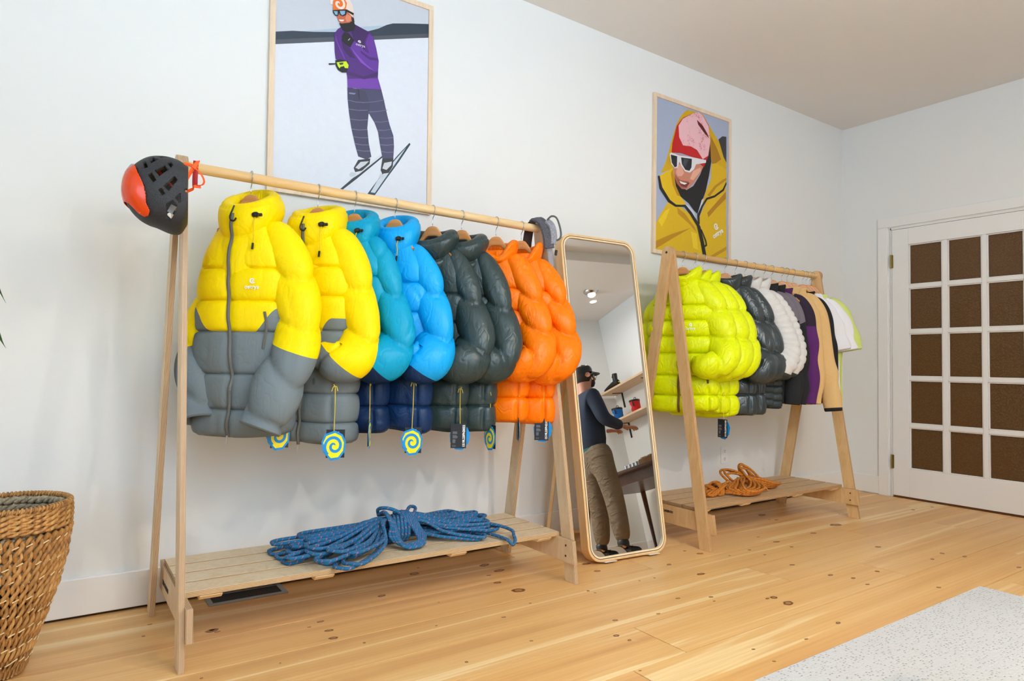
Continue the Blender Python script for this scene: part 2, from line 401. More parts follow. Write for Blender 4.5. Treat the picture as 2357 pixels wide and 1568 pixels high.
for k, (x, y, r) in enumerate(KN):
    r *= 1.15
    n = 18; a = np.arange(n) * 2 * PI / n
    ry = r * (.62 if r > .008 else .8); wv = 1 + .12 * np.sin(a * 2 + k) + .06 * np.sin(a * 5 + k * 2)
    V = [[x, y, .0006]]; kr = [0.0]
    for q, z in ((.55, .0006), (1.0, .0004)):
        V += [[x + r * q * math.cos(t) * s, y + ry * q * math.sin(t) * s, z] for t, s in zip(a, wv)]; kr += [q * .98] * n
    F = [(0, 1 + i, 1 + (i + 1) % n) for i in range(n)] + [(1 + i, 1 + n + i, 1 + n + (i + 1) % n, 1 + (i + 1) % n) for i in range(n)]
    b.add(V, F, 0, kr=kr)
kn = b.build('knots', M['knot'], fl); kn['kind'] = 'stuff'

# ------------------------------------------------------------------ glazed door in the right wall
dr = empty('door_1', None, None, kind='structure')
b = MB()   # casing
cw = .075
hz = DZ + .0115; b.box((XR - .009, DY0 + cw / 2 + .012, hz / 2), (.018, cw, hz)); b.box((XR - .009, DY1 - cw / 2 - .012, hz / 2), (.018, cw, hz))
b.box((XR - .009, (DY0 + DY1) / 2, DZ + .012 + cw / 2), (.018, DY0 - DY1 + 2 * cw + .024, cw))
b.build('casing', M['trim'], dr, bevel=.003)
b = MB(); b.box((XR + .05, DY0 - .003, 1.03), (.10, .010, 2.06)); b.box((XR + .05, DY1 + .003, 1.03), (.10, .010, 2.06)); b.box((XR + .05, (DY0 + DY1) / 2, DZ - .004), (.10, DY0 - DY1, .008))
b.build('jamb', M['trim'], dr)
MB().box((XR + .10, (DY0 + DY1) / 2, .006), (.16, DY0 - DY1, .012)).build('threshold', simple('threshold_wood', (150, 82, 40), .4), dr)
MB().box((XR + .30, (DY0 + DY1) / 2, 1.0), (.02, 1.4, 2.4)).build('dark_room_beyond', simple('hall_beyond', (92, 60, 30), .9), dr)
# leaf: stiles, rails and muntins as one frame, 15 panes
Y0, Y1 = DY0 - .010, DY1 + .010
cols = [(-.504, -.733), (-.768, -.984), (-1.002 - .012, -1.228)]
rows = [(1.918, 1.610), (1.583, 1.268), (1.240, .915), (.888, .562), (.534, .224)]
b = MB(); X0 = XR + .002
def lf(y0, y1, z0, z1, th=.036, off=0.0): b.box((X0 + th / 2 + off, (y0 + y1) / 2, (z0 + z1) / 2), (th, abs(y0 - y1), abs(z1 - z0)))
ztop, zbot = 2.045, .014
lf(Y0, cols[0][0], zbot, ztop); lf(cols[2][1], Y1, zbot, ztop)
lf(cols[0][0], cols[2][1], rows[0][0], ztop); lf(cols[0][0], cols[2][1], zbot, rows[4][1])
for (a, c), (d, e) in zip(cols[:-1], cols[1:]): lf(c, d, rows[4][1], rows[0][0], .028, .004)
for (a, c), (d, e) in zip(rows[:-1], rows[1:]):
    for y0, y1 in cols: lf(y0, y1, d, c, .028, .004)
for y0, y1 in cols:      # glazing beads round every pane
    for z1, z0 in rows:
        for q in ((y0, y0 - .008, z0, z1), (y1 + .008, y1, z0, z1), (y0, y1, z1 - .008, z1), (y0, y1, z0, z0 + .008)): lf(*q, .012, .010)
b.build('door_leaf', M['trim'], dr, bevel=.0025)
t = NT('patterned_amber_glass'); v = t.obj((1, 1, 1))
vo = t.n('ShaderNodeTexVoronoi', {'Vector': v, 'Scale': 85.0}).outputs['Distance']
nn = t.noise(v, 60, 3)
t.set(Base_Color=t.mix(t.ramp(vo, [(.15, (0, 0, 0, 1)), (.6, (1, 1, 1, 1))]), lin(104, 74, 40), lin(90, 62, 32)), Roughness=.28)
t.b.inputs['Specular IOR Level'].default_value = .4
t.bump(t.math('ADD', vo, nn), .45, .004)
for y0, y1 in cols:
    for z1, z0 in rows:
        MB().box((X0 + .024, (y0 + y1) / 2, (z0 + z1) / 2), (.005, abs(y0 - y1) - .014, z1 - z0 - .014)).build('pane', t.m, dr)
for z in (1.800, .267):
    b = MB(); b.tube([(XR - .008, DY0 - .008, z - .052), (XR - .008, DY0 - .008, z + .052)], .007, 10)
    b.box((XR - .001, DY0 - .010, z), (.006, .020, .10)); b.build('hinge', M['brass'], dr)

# outlet on the back wall
def outlet(loc, rot, label):
    e = empty('wall_outlet', label, 'outlet', loc, rot)
    MB().box((0, -.003, 0), (.072, .006, .116)).build('cover_plate', M['trim'], e, bevel=.002)
    for z in (.026, -.026):
        b = MB(); a = np.arange(20) * 2 * PI / 20
        b.prism([(.017 * math.cos(t), z + .014 * math.sin(t) * 1.05) for t in a], 1, -.0075, -.005)
        so = b.build('socket', M['trim'], e)
        b = MB(); b.box((-.006, -.0078, z + .004), (.0018, .001, .008)); b.box((.006, -.0078, z + .004), (.0018, .001, .007)); b.tube([(0, -.0084, z - .007), (0, -.0074, z - .007)], .0025, 8)
        b.build('slots', M['black'], so)
    return e
outlet((3.772, -.001, .363), 0, 'white duplex wall outlet on the long wall behind the far rack')

# floor register under the near rack
e = empty('floor_vent', 'grey metal slotted floor vent under the near clothes rack shelf', 'vent', (.67, -.069, 0))
b = MB(); L2, W2 = .150, .062
for s in (-1, 1):
    b.prism([(-L2, s * W2), (L2, s * W2), (L2 - .02, s * (W2 - .018)), (-L2 + .02, s * (W2 - .018))][::s], 2, .0005, .005)
    b.prism([(s * L2, -W2), (s * L2, W2), (s * (L2 - .02), W2 - .018), (s * (L2 - .02), -W2 + .018)][::s], 2, .0005, .005)
vm = simple('grey_vent_metal', (150, 152, 154), .5, .2)
b.build('frame', vm, e, bevel=.001)
MB().box((0, 0, .0012), (2 * L2 - .04, 2 * W2 - .034, .001)).build('duct_dark', simple('duct_dark', (22, 20, 20), .9), e)
M['vent_dark'] = simple('dark_grille', (66, 62, 58), .5, .3)
for k in range(9): MB().box((0, -W2 + .022 + k * (2 * W2 - .044) / 8, .003), (2 * L2 - .04, .0035, .004)).build('slat', M['vent_dark'], e)
# ------------------------------------------------------------------ clothes racks
ROD_R = .0187
def rack(x0, x1, ya, yf, yb, zr0, zr1, mat, rodm, label, screws):
    """x0/x1: outer faces of the end frames; ya: rod y; yf/yb centre y of the front / back feet"""
    root = empty('clothes_rack', label, 'clothes rack', ((x0 + x1) / 2, (yf + yb) / 2, 0))
    ox, oy = (x0 + x1) / 2, (yf + yb) / 2
    T, W = .018, .070
    def leg(xa, xb, yfoot, zr):
        d = np.array([ya - yfoot, zr]); L = np.linalg.norm(d); d /= L; n = np.array([d[1], -d[0]])
        c = np.array([ya, zr]); r = W / 2
        t0 = zr / d[1]
        pts = []
        for s, sg in ((1, 1), (-1, -1)):
            pass
        p1 = c + n * r - d * ((c + n * r)[1] / d[1]); p2 = c - n * r - d * ((c - n * r)[1] / d[1])
        arc = [c + r * (n * math.cos(a) + d * math.sin(a)) for a in np.linspace(0, PI, 14)]
        pts = [p1] + arc + [p2]
        pts = [(q[0] - oy, q[1]) for q in pts]
        return MB().prism(pts, 0, xa - ox, xb - ox, tk=True).build('leg', mat, root, bevel=.0012)
    for s, xo, zr in ((1, x0, zr0), (-1, x1, zr1)):
        leg(xo, xo + s * T, yb, zr)                       # back leg outside
        lf_ = leg(xo + s * (T + .0003), xo + s * (2 * T + .0003), yf, zr)   # front leg inside
        # pivot bolt
        MB().tube([(xo - s * .002 - ox, ya - oy, zr), (xo + s * .004 - ox, ya - oy, zr)], .007, 12).build('bolt', M['black'], root)
        # rail under the shelf, fixed to the inner side of the front leg
        xa = xo + s * (2 * T + .0008); xb = xa + s * T
        z0, z1 = .088, .187
        k = (yf - ya) / 1.6
        f0, f1 = yf + .30 * (ya - yf) * z0 / 1.6 - .052, yf + .3 * (ya - yf) * z1 / 1.6 - .052
        r_ = MB().prism([(f0 - oy, z0), (f1 + .01 - oy, z1), (yb + .03 - oy, z1), (yb + .03 - oy, z0)], 0, xa - ox, xb - ox, tk=True).build('side_rail', mat, root, bevel=.001)
        for zz in (.115, .160):
            MB().tube([(xb + s * .001 - ox, f1 + .055 - oy, zz), (xb - s * .004 - ox, f1 + .055 - oy, zz)], .005, 10).build('screw', simple('rust_screw', (96, 44, 22), .5), r_)
    xi0, xi1 = x0 + 2 * T + .004, x1 - 2 * T - .004
    yA, yB = yf + .073, yb - .035
    n = 4; g = .012; wd = (yB - yA - (n - 1) * g) / n
    for i in range(n):
        yc = yA + wd / 2 + i * (wd + g)
        e0 = .012 * math.sin(i * 2.1)
        MB().box(((xi0 + xi1) / 2 - ox, yc - oy, .1965), (xi1 - xi0 - .006, wd, .018), thick=2).build('shelf_slat', M['ply_shelf'] if mat is M['ply'] else M['ply_shelf_far'], root, bevel=.0012)
    for fx in (.055, .30, .66, .945):
        xc = xi0 + (xi1 - xi0) * fx
        MB().prism([(yA + .012 - oy, .172), (yA - .006 - oy, .1868), (yB - .005 - oy, .1868), (yB - .02 - oy, .172)], 0, xc - .035 - ox, xc + .035 - ox).build('shelf_batten', M['ply_face'], root, bevel=.002)
    MB().tube([(x0 + T - ox, ya - oy, zr0), (x1 - T - ox, ya - oy, zr1)], ROD_R, 24).build('rod', rodm, root, smooth=True)
    # maker's name burned into the near side rail (partly readable)
    return root
M['ply_face'] = mk_wood('batten_wood', (232, 200, 154), (240, 212, 170))
M['ply_shelf_far'] = mk_ply('shelf_plywood_far', (202, 166, 124), (140, 100, 64), (206, 168, 122), 9.0)
YA = -.36
rack1 = rack(.320, 1.925, YA, -.640, -.095, 1.616, 1.603, M['ply'], M['rod'], 'near birch plywood clothes rack with A-frame legs holding the hooded down jackets', True)
rack2 = rack(2.790, 4.310, YA, -.622, -.085, 1.592, 1.598, M['ply_far'], M['rod_far'], 'far plywood clothes rack beside the glazed door, with lime jackets and fleeces', True)
def text_obj(name, body, size, mat, parent, loc, rot, ext=.0004, font_bold=False, align='CENTER', sx=1.0, off=0.0):
    cu = bpy.data.curves.new(name, 'FONT'); cu.body = body; cu.size = size; cu.extrude = ext; cu.align_x = align; cu.align_y = 'CENTER'; cu.offset = off
    cu.resolution_u = 3; cu.materials.append(mat)
    tmp = bpy.data.objects.new('tmp', cu); C.objects.link(tmp); dg = bpy.context.evaluated_depsgraph_get()
    me = bpy.data.meshes.new_from_object(tmp.evaluated_get(dg)); bpy.data.objects.remove(tmp)
    if not me.materials: me.materials.append(mat)
    o = bpy.data.objects.new(name, me); link(o, parent); o.location = loc; o.rotation_euler = rot; o.scale = (sx, 1, 1)
    return o
ink = simple('burned_lettering', (34, 30, 36), .6)
text_obj('lettering', 'TER CARIBOU', .022, ink, rack1, (.3562 - 1.1225, -.225 + .3675, .130), (PI / 2, 0, -PI / 2), .0006, off=.0006)
text_obj('lettering', 'TER CARIBOU', .017, ink, rack2, (2.8262 - 3.55, -.335 + .3535, .152), (PI / 2, 0, -PI / 2), .0006, off=.0006)

# ------------------------------------------------------------------ standing mirror
def rounded(w, h, r, n=8):
    """outline of a rounded rectangle centred on x, from z=0 to z=h"""
    pts = []
    for cx_, cz_, a0 in ((w / 2 - r, h - r, 0), (-w / 2 + r, h - r, 90), (-w / 2 + r, r, 180), (w / 2 - r, r, 270)):
        for k in range(n + 1):
            a = math.radians(a0 + 90 * k / n); pts.append((cx_ + r * math.cos(a), cz_ + r * math.sin(a)))
    return pts
mr = empty('standing_mirror', 'tall leaning floor mirror with rounded bent ash frame between the racks', 'mirror', (2.362, -.531, .012))
mr.rotation_euler = (math.radians(-10.0), 0, math.radians(-4.0))
MW, MH, MD = .500, 1.655, .058
out = np.array(rounded(MW, MH, .075)); inn = np.array(rounded(MW - .044, MH - .044, .055)) + np.array([0, .022]); md = np.array(rounded(MW - .018, MH - .018, .066)) + np.array([0, .009])
def ring(P1, y1, P2, y2): return np.stack([np.c_[P1[:, 0], np.full(len(P1), y1), P1[:, 1]], np.c_[P2[:, 0], np.full(len(P2), y2), P2[:, 1]]], 1)
b = MB(); b.grid(ring(out, MD, out, .0015), cu=True); b.grid(ring(out, .0015, md, 0), cu=True); b.grid(ring(inn, .012, inn, MD), cu=True); b.grid(ring(out, MD, inn, MD), cu=True)
b.build('frame', M['mirror_wood'], mr, smooth=False)
b = MB(); md2 = np.array(rounded(MW - .030, MH - .030, .060)) + np.array([0, .015]); md1 = np.array(rounded(MW - .022, MH - .022, .064)) + np.array([0, .011])
b.grid(ring(md, 0, md1, .0005), cu=True, mi=0); b.grid(ring(md1, .0005, md2, .002), cu=True, mi=1); b.grid(ring(md2, .0005, inn, .001), cu=True, mi=0); b.grid(ring(inn, .001, inn, .012), cu=True, mi=0)
b.build('front_edge', [M['mirror_edge'], simple('edge_groove', (96, 68, 46), .6)], mr)
sil = NT('silvered_glass'); sil.set(Base_Color=(.86, .88, .88, 1), Metallic=1.0, Roughness=0.0)
g = np.array(rounded(MW - .040, MH - .040, .056)) + np.array([0, .020])
MB().prism([tuple(q) for q in g], 1, .0095, .014).build('glass', sil.m, mr)
for sx in (-.13, .15):
    MB().box((sx, .012, -.002), (.07, .05, .003)).build('foot_pad', simple('clear_pad', (230, 228, 224), .3), mr)
MB().box((0, MD - .006, MH / 2), (MW - .05, .006, MH - .06)).build('back_panel', M['mirror_wood'], mr)
# rear prop: two struts and a floor frame behind
for sx in (-.19, .19):
    # local coordinates of the tilted mirror: floor lies below as y grows
    def floorpt(y): return (sx, y * math.cos(math.radians(10)) - 0, 0)
    inv = Matrix.Rotation(math.radians(10.0), 3, 'X')
    def loc_(x, y, z): v_ = inv @ Vector((x, y, z)); return (v_.x, v_.y, v_.z)
    p0 = loc_(sx, .085, .020); p1 = loc_(sx, .46, .020)
    MB().tube([p0, p1], .014, 4).build('base_bar', M['mirror_wood'], mr)
    p2 = loc_(sx, .30, .90)
    MB().tube([loc_(sx, .445, .03), p2], .012, 4).build('prop_strut', M['mirror_wood'], mr)
MB().tube([loc_(-.19, .45, .020), loc_(.19, .45, .020)], .014, 4).build('base_bar', M['mirror_wood'], mr)

# ------------------------------------------------------------------ rug
t = NT('grey_woven_rug'); v = t.obj()
vo = t.n('ShaderNodeTexVoronoi', {'Vector': t.obj((60, 95, 1)), 'Scale': 1.0, 'Randomness': .55}).outputs['Distance']
n1 = t.noise(v, 6, 3); n2 = t.noise(t.obj((1, 1, 1)), 240, 2)
c = t.mix(t.ramp(vo, [(.12, (1, 1, 1, 1)), (.34, (0, 0, 0, 1))]), lin(206, 204, 203), lin(138, 138, 140))
c = t.mix(t.math('MULTIPLY', n1, .25), c, lin(186, 182, 178)); t.set(Base_Color=c, Roughness=.95)
t.bump(t.math('ADD', vo, n2), .6, .004)
e = MB().box((2.15, -2.35, .006), (2.46, 1.40, .012)).build('rug', t.m, None, bevel=.005)
tag(e, 'light grey flat-woven rug at the lower right of the pine floor', 'rug')

# ------------------------------------------------------------------ plywood table whose corner enters the frame at right
e = empty('plywood_table', 'thick plywood tabletop corner at the far right edge, before the glazed door', 'table', (1.83, -2.68, 0))
b = MB(); o_ = rounded(.56, .58, .03, 4)
MB().prism([(q[0], q[1] - .29) for q in o_], 2, .752, .788, tk=True).build('tabletop', mk_ply('table_plywood', (240, 214, 176), (190, 140, 96), (244, 220, 184), 11.0), e, bevel=.004)
for sx in (-.20, .20):
    for sy in (-.20, .20): MB().box((sx, sy, .382), (.035, .035, .740)).build('leg', M['ply_face'], e, bevel=.004)
# ------------------------------------------------------------------ garments
def sstep(x, a, b):
    t = np.clip((x - a) / (b - a), 0, 1); return t * t * (3 - 2 * t)
def itp(x, pts): return np.interp(x, [p[0] for p in pts], [p[1] for p in pts])
def smooth_itp(x, pts, k=.02):
    return (itp(x - k, pts) + itp(x, pts) * 2 + itp(x + k, pts)) / 4
def pf(t, e=.6): return np.abs(np.sin(PI * np.clip(t, 0, 1))) ** (e * .85)

HANG = 1.60   # rod centre height
def hanger(x, zr, th, label, group, mat=None, width=.105, top=-.070, tilt=0.0):
    top = max(top, -.070)
    e = empty('coat_hanger', label, 'hanger', (x, YA, zr), -th, group)
    e.rotation_euler = (0, tilt, -th)
    # hook wire: round the rod, down to the wood (hook plane is along the rod, so turned back to world)
    b = MB()
    R_ = ROD_R + .003
    ca, sa = math.cos(th), math.sin(th)
    arc = [(R_ * math.sin(a), R_ * math.cos(a)) for a in np.linspace(math.radians(-125), math.radians(120), 18)]   # (y, z)
    pts = [(-y, z) for y, z in arc] 
    path = [(0, y, z) for y, z in pts[::-1]]
    path = path[::-1]
    # last arc point joins the stem at local x=0
    path = [(0 + sa * 0, y, z) for (_, y, z) in path]
    yl, zl = path[-1][1], path[-1][2]
    path += [(0, yl * .55, zl - .016), (0, 0, zl - .028), (0, 0, top + .004)]
    # rotate hook so that it wraps the rod (rod runs along world x)
    c_, s_ = math.cos(th), math.sin(th)
    P = [(y * -s_ * 1.0, y * c_, z) for (_, y, z) in path]
    b.tube(spline(P, 60), .0017, 6); b.build('hook', M['metal'], e, smooth=True)
    xs = np.linspace(-width, width, 41); ax = np.abs(xs)
    zc = top - .020 - .055 * (ax / width) ** 1.0 - .060 * sstep(ax, 0.03, width) 
    hh = .030 * np.exp(-(ax / .034) ** 2) + .012 + .004 * sstep(ax, .1, .2)
    zc = zc - .006 + 0 * ax
    th_ = .0065 + .012 * sstep(ax, .05, width)
    a = np.arange(14) * 2 * PI / 14
    yb_ = -.020 * sstep(ax, .04, width)
    cs, sn = np.sign(np.cos(a)) * np.abs(np.cos(a)) ** .6, np.sign(np.sin(a)) * np.abs(np.sin(a)) ** .6
    zup = np.minimum(zc + hh, top - .0 - np.where(ax < .038, .044 - np.sqrt(np.maximum(.044 ** 2 - ax ** 2, 0)), .0218 + (ax - .038) * .80))
    zlo = np.minimum(zup - .018 - .026 * np.exp(-(ax / .05) ** 2), zup - .014)
    G = np.stack([np.repeat(xs[:, None], 14, 1), yb_[:, None] + th_[:, None] * cs[None], (zup + zlo)[:, None] / 2 + (zup - zlo)[:, None] / 2 * sn[None]], -1)
    bb_ = MB().grid(G, cv=True); bb_.f += [tuple(range(14))[::-1], tuple(range(40 * 14, 41 * 14))]; bb_.mi += [0, 0]
    bb_.build('shoulder_bar', mat or M['hanger_wood'], e, smooth=True)
    return e

def crease(P, f, seed, w=.10):
    return np.exp(-(wob(P, f, seed) / w) ** 2) * sstep(wob(P, f * .45, seed + 11), -.25, .5)
def body_mesh(root, mat, o, name='body'):
    """o: dict of shape options"""
    zb, zt = o['hem'], o.get('top', 1.465)
    seams = o['seams']; rows = []; fr = []; bi = []
    zs = [zb] + [s for s in seams if zb < s < zt] + [zt]
    for i in range(len(zs) - 1):
        m_ = max(6, int(o.get('rowd', 150) * (zs[i + 1] - zs[i])))
        t = (1 - np.cos(PI * np.arange(m_) / m_)) / 2 if o['puff'] > 0 else np.arange(m_) / m_
        rows += list(zs[i] + (zs[i + 1] - zs[i]) * t); fr += list(t); bi += [i] * m_
    rows.append(zt); fr.append(0.0); bi.append(len(zs) - 2)
    z = np.array(rows)[:, None]; fr = np.array(fr)[:, None]; bi = np.array(bi)[:, None]
    nu = o.get('nu', 168); u = np.arange(nu)[None] * 2 * PI / nu
    W, D = o['W'], o['D']
    w = smooth_itp(z, [(0, W * o.get('hemw', .98)), (zb + .15, W * 1.0), (1.18, W * 1.0), (1.27, W * .95), (1.33, W * .86), (1.37, W * .76), (1.41, W * .62), (1.455, W * .48), (1.50, W * .42)], .012)
    d = smooth_itp(z, [(0, D * o.get('hemd', .85)), (zb + .12, D), (1.20, D), (1.32, D * .95), (1.40, D * .86), (1.48, D * .74)], .015)
    e = .72
    cx_, sy_ = np.sign(np.cos(u)) * np.abs(np.cos(u)) ** e, np.sign(np.sin(u)) * np.abs(np.sin(u)) ** e
    A = o['puff']
    pr = pf(fr, .62) if A > 0 else 0 * fr
    shoulderfade = 1 - .75 * sstep(z, 1.30, 1.44)
    s_ = u * (w + d) * .8
    vert = np.ones_like(u + z)
    for ux in o.get('vseams', []):      # vertical seams by angle
        dd = np.abs(((u - ux + PI) % (2 * PI)) - PI) * W
        vert = vert * (1 - .85 * np.exp(-(dd / .016) ** 2) * (z < o.get('vtop', 9)))
    puff = A * pr * shoulderfade * vert * (1 + .25 * wob(np.stack([np.cos(u) + 0 * z, np.sin(u) + 0 * z, z * 2.2 + bi * .7 + 0 * u], -1), 2.0, o['seed']))
    base = np.stack([w * cx_, d * sy_, z + 0 * u], -1)
    if o.get('pucker', 1) and A > 0:
        zsp = np.diff(np.array(zs))[np.minimum(bi, len(zs) - 2)]; dm = np.minimum(fr, 1 - fr) * zsp
        gs = min(1.0, A / .012)
        puff = puff - .005 * gs * np.exp(-(dm / .005) ** 2) * shoulderfade
        near = np.exp(-dm / .030) * (1 - np.exp(-(dm / .004) ** 2))
        am = np.clip(.5 + .6 * wob(base, 9.0, o['seed'] + 3), 0, 1.2)
        puff = puff + o.get('puckamp', .0068) * gs * near * am * (np.abs(np.sin(s_ * 210 + 2.5 * wob(base, 12., o['seed'] + 1) + bi * 2)) - .5)
        puff = puff - o.get('cre', .0030) * 1.4 * shoulderfade * crease(base * np.array([1, 1, .7]), 8.5, o['seed'] + 31, .07)
        puff = puff - o.get('cre', .0030) * shoulderfade * crease(base * np.array([1, 1, .75]), 15., o['seed'] + 21) - o.get('cre', .0030) * .5 * crease(base * np.array([1.2, 1.2, .5]), 26., o['seed'] + 22)
    fold = o.get('fold', 0)
    if fold: puff = puff + fold * (np.sin(u * o.get('foldn', 7) + 2.0 * wob(base, 2.0, o['seed'])) * sstep(1.36 - z, 0, .5) + .4 * wob(base, 12., o['seed']))
    nx, ny = cx_ / np.maximum(w, .01), sy_ / np.maximum(d, .01); nn = np.sqrt(nx ** 2 + ny ** 2) + 1e-9
    X = w * cx_ + puff * nx / nn; Y = d * sy_ + puff * ny / nn; Z = z + 0 * u
    # hem edge waviness, overall sag and twist
    Z = Z + .010 * wob(np.stack([X * 1.0, Y * 1.0, 0 * X + o['seed']], -1), 11., o['seed']) * sstep(zb + .18 - z, 0, .18) + o.get('hemtilt', 0) * X * sstep(zb + .3 - z, 0, .3)
    Y = Y + o.get('curl', .0) * (X / W) ** 2 + .012 * wob(np.stack([X, 0 * X, Z], -1), 4., o['seed'] + 5)
    X = X + .008 * wob(np.stack([0 * X, Y, Z], -1), 5., o['seed'] + 6)
    # front zip groove
    if o.get('zip', True):
        zx = o['zipx'](Z); gx = np.exp(-((X - zx) / .012) ** 2) * (sy_ < 0)
        Y = Y + .010 * gx * shoulderfade
    P = np.stack([X, Y, Z], -1)
    cut = o['cut'](X, Y, Z) if o.get('cut') else 1 + 0 * X
    b = MB(); b.grid(P, cv=True, cut=cut)
    # closed lower hem: turn the cloth inwards
    r0 = P[0]; c0 = r0.mean(0); inn = [r0]
    for k, (q, dz) in enumerate(((.965, -.004), (.92, .004), (.88, .05), (.80, .30))): inn.append(c0 + (r0 - c0) * np.array([q, q, 1]) + np.array([0, 0, dz]))
    ca = np.stack([cut[0]] * len(inn)); b.grid(np.stack(inn)[::-1], cv=True, cut=ca)
    ob = b.build(name, mat, root, smooth=True)
    return P

def front_point(P, x, z):
    """point of the front surface nearest to (x, z)"""
    Q = P.reshape(-1, 3); F = Q[Q[:, 1] < .0]
    i = np.argsort((F[:, 0] - x) ** 2 + (F[:, 2] - z) ** 2)[:6]; return F[i].mean(0)

def sleeve_mesh(root, mat, path, rad, nb, o, side, seed, cutf=None, name='sleeve', tilt=.35, puff=.012, L0=None, cuff=True, ringn=52, rown=None):
    rown = rown or int(26 + nb * 14)
    S = spline([tuple(p) for p in path], rown); R = spline([tuple(r) for r in rad], rown)
    S[:, 0] *= side
    T = np.gradient(S, axis=0); T /= np.linalg.norm(T, axis=1)[:, None]
    N1 = np.array([0, 1., 0])[None] - T * T[:, 1:2]; N1 /= np.linalg.norm(N1, axis=1)[:, None]
    # parallel-transport guard against flips
    for i in range(1, rown):
        if N1[i] @ N1[i - 1] < 0: N1[i] *= -1
    N2 = np.cross(T, N1)
    a = np.arange(ringn)[None] * 2 * PI / ringn
    seg = np.r_[0, np.cumsum(np.linalg.norm(np.diff(S, axis=0), axis=1))]; s = (seg / seg[-1])[:, None]
    ph = s * nb + tilt * np.cos(a + (0.9 if side > 0 else 2.2)) * sstep(s, 0, .15) * (1 - sstep(s, .9, 1.))
    fr = ph % 1.0
    base = S[:, None] + (R[:, 0][:, None, None] * np.cos(a)[..., None] * N1[:, None] + R[:, 1][:, None, None] * np.sin(a)[..., None] * N2[:, None])
    outn = (np.cos(a)[..., None] * N1[:, None] / R[:, 0][:, None, None] + np.sin(a)[..., None] * N2[:, None] / R[:, 1][:, None, None]); outn /= np.linalg.norm(outn, axis=-1)[..., None]
    pr = pf(fr, .62) if puff > 0 else 0 * fr
    disp = puff * (pr - .55) * (.45 + .55 * sstep(s, .05, .38)) * (1 + .35 * wob(base, 7., seed)) + .010 * wob(base, 6.5, seed + 1) * (1 if puff > 0 else .45)
    if puff > 0:
        dm = np.minimum(fr, 1 - fr) * (1 / nb)          # distance from the seam, share of the sleeve length
        grv = np.exp(-(dm / .012) ** 2); gw = np.exp(-(dm / .05) ** 2)
        gs = min(1.0, 4.5 / nb)
        disp = disp - (.0080 * grv + .0042 * gw) * gs * (.35 + .65 * sstep(s, .1, .38)) * (.75 + .5 * wob(base, 5., seed + 8))
        near = np.exp(-dm / .060) * (1 - grv)
        am = np.clip(.55 + .6 * wob(base, 9., seed + 3), 0, 1.2)
        disp = disp + .0085 * gs * near * am * (np.abs(np.sin(a * 13 + 2.2 * wob(base, 12., seed + 2) + np.floor(ph) * 2)) - .5)
        disp = disp - o.get('cre', .0030) * 1.6 * crease(base * np.array([1, 1, .7]), 8.5, seed + 15, .07)
        disp = disp - o.get('cre', .0030) * 1.2 * crease(base * np.array([1, 1, .8]), 14., seed + 5) * (.4 + .6 * sstep(s, .25, .5)) - .0014 * crease(base, 27., seed + 6)
    elif o.get('fold'): disp = disp + .006 * np.sin(s * 14 + 3 * wob(base, 5, seed)) * sstep(s, .1, .5)
    P = base + outn * disp[..., None]
    cut = cutf(P[..., 0] * side, P[..., 1], P[..., 2], s + 0 * a) if cutf else 1 + 0 * a + 0 * s
    b = MB(); b.grid(P, cv=True, cut=cut)
    # cuff: turn inwards
    e0 = P[-1]; c0 = e0.mean(0)
    ext = T[-1] * .012
    ins = np.stack([e0, c0 + (e0 - c0) * .93 + ext * .6, c0 + (e0 - c0) * .80 + ext * .3, c0 + (e0 - c0) * .72 - T[-1] * .06])
    b.grid(ins, cv=True, cut=np.stack([cut[-1]] * 4))
    # shoulder cap
    e1 = P[0]; c1 = e1.mean(0)
    b.grid(np.stack([c1 + (e1 - c1) * .05 - T[0] * .012, c1 + (e1 - c1) * .6 - T[0] * .010, e1]), cv=True, cut=np.stack([cut[0]] * 3))
    ob = b.build(name, mat, root, smooth=True)
    return P

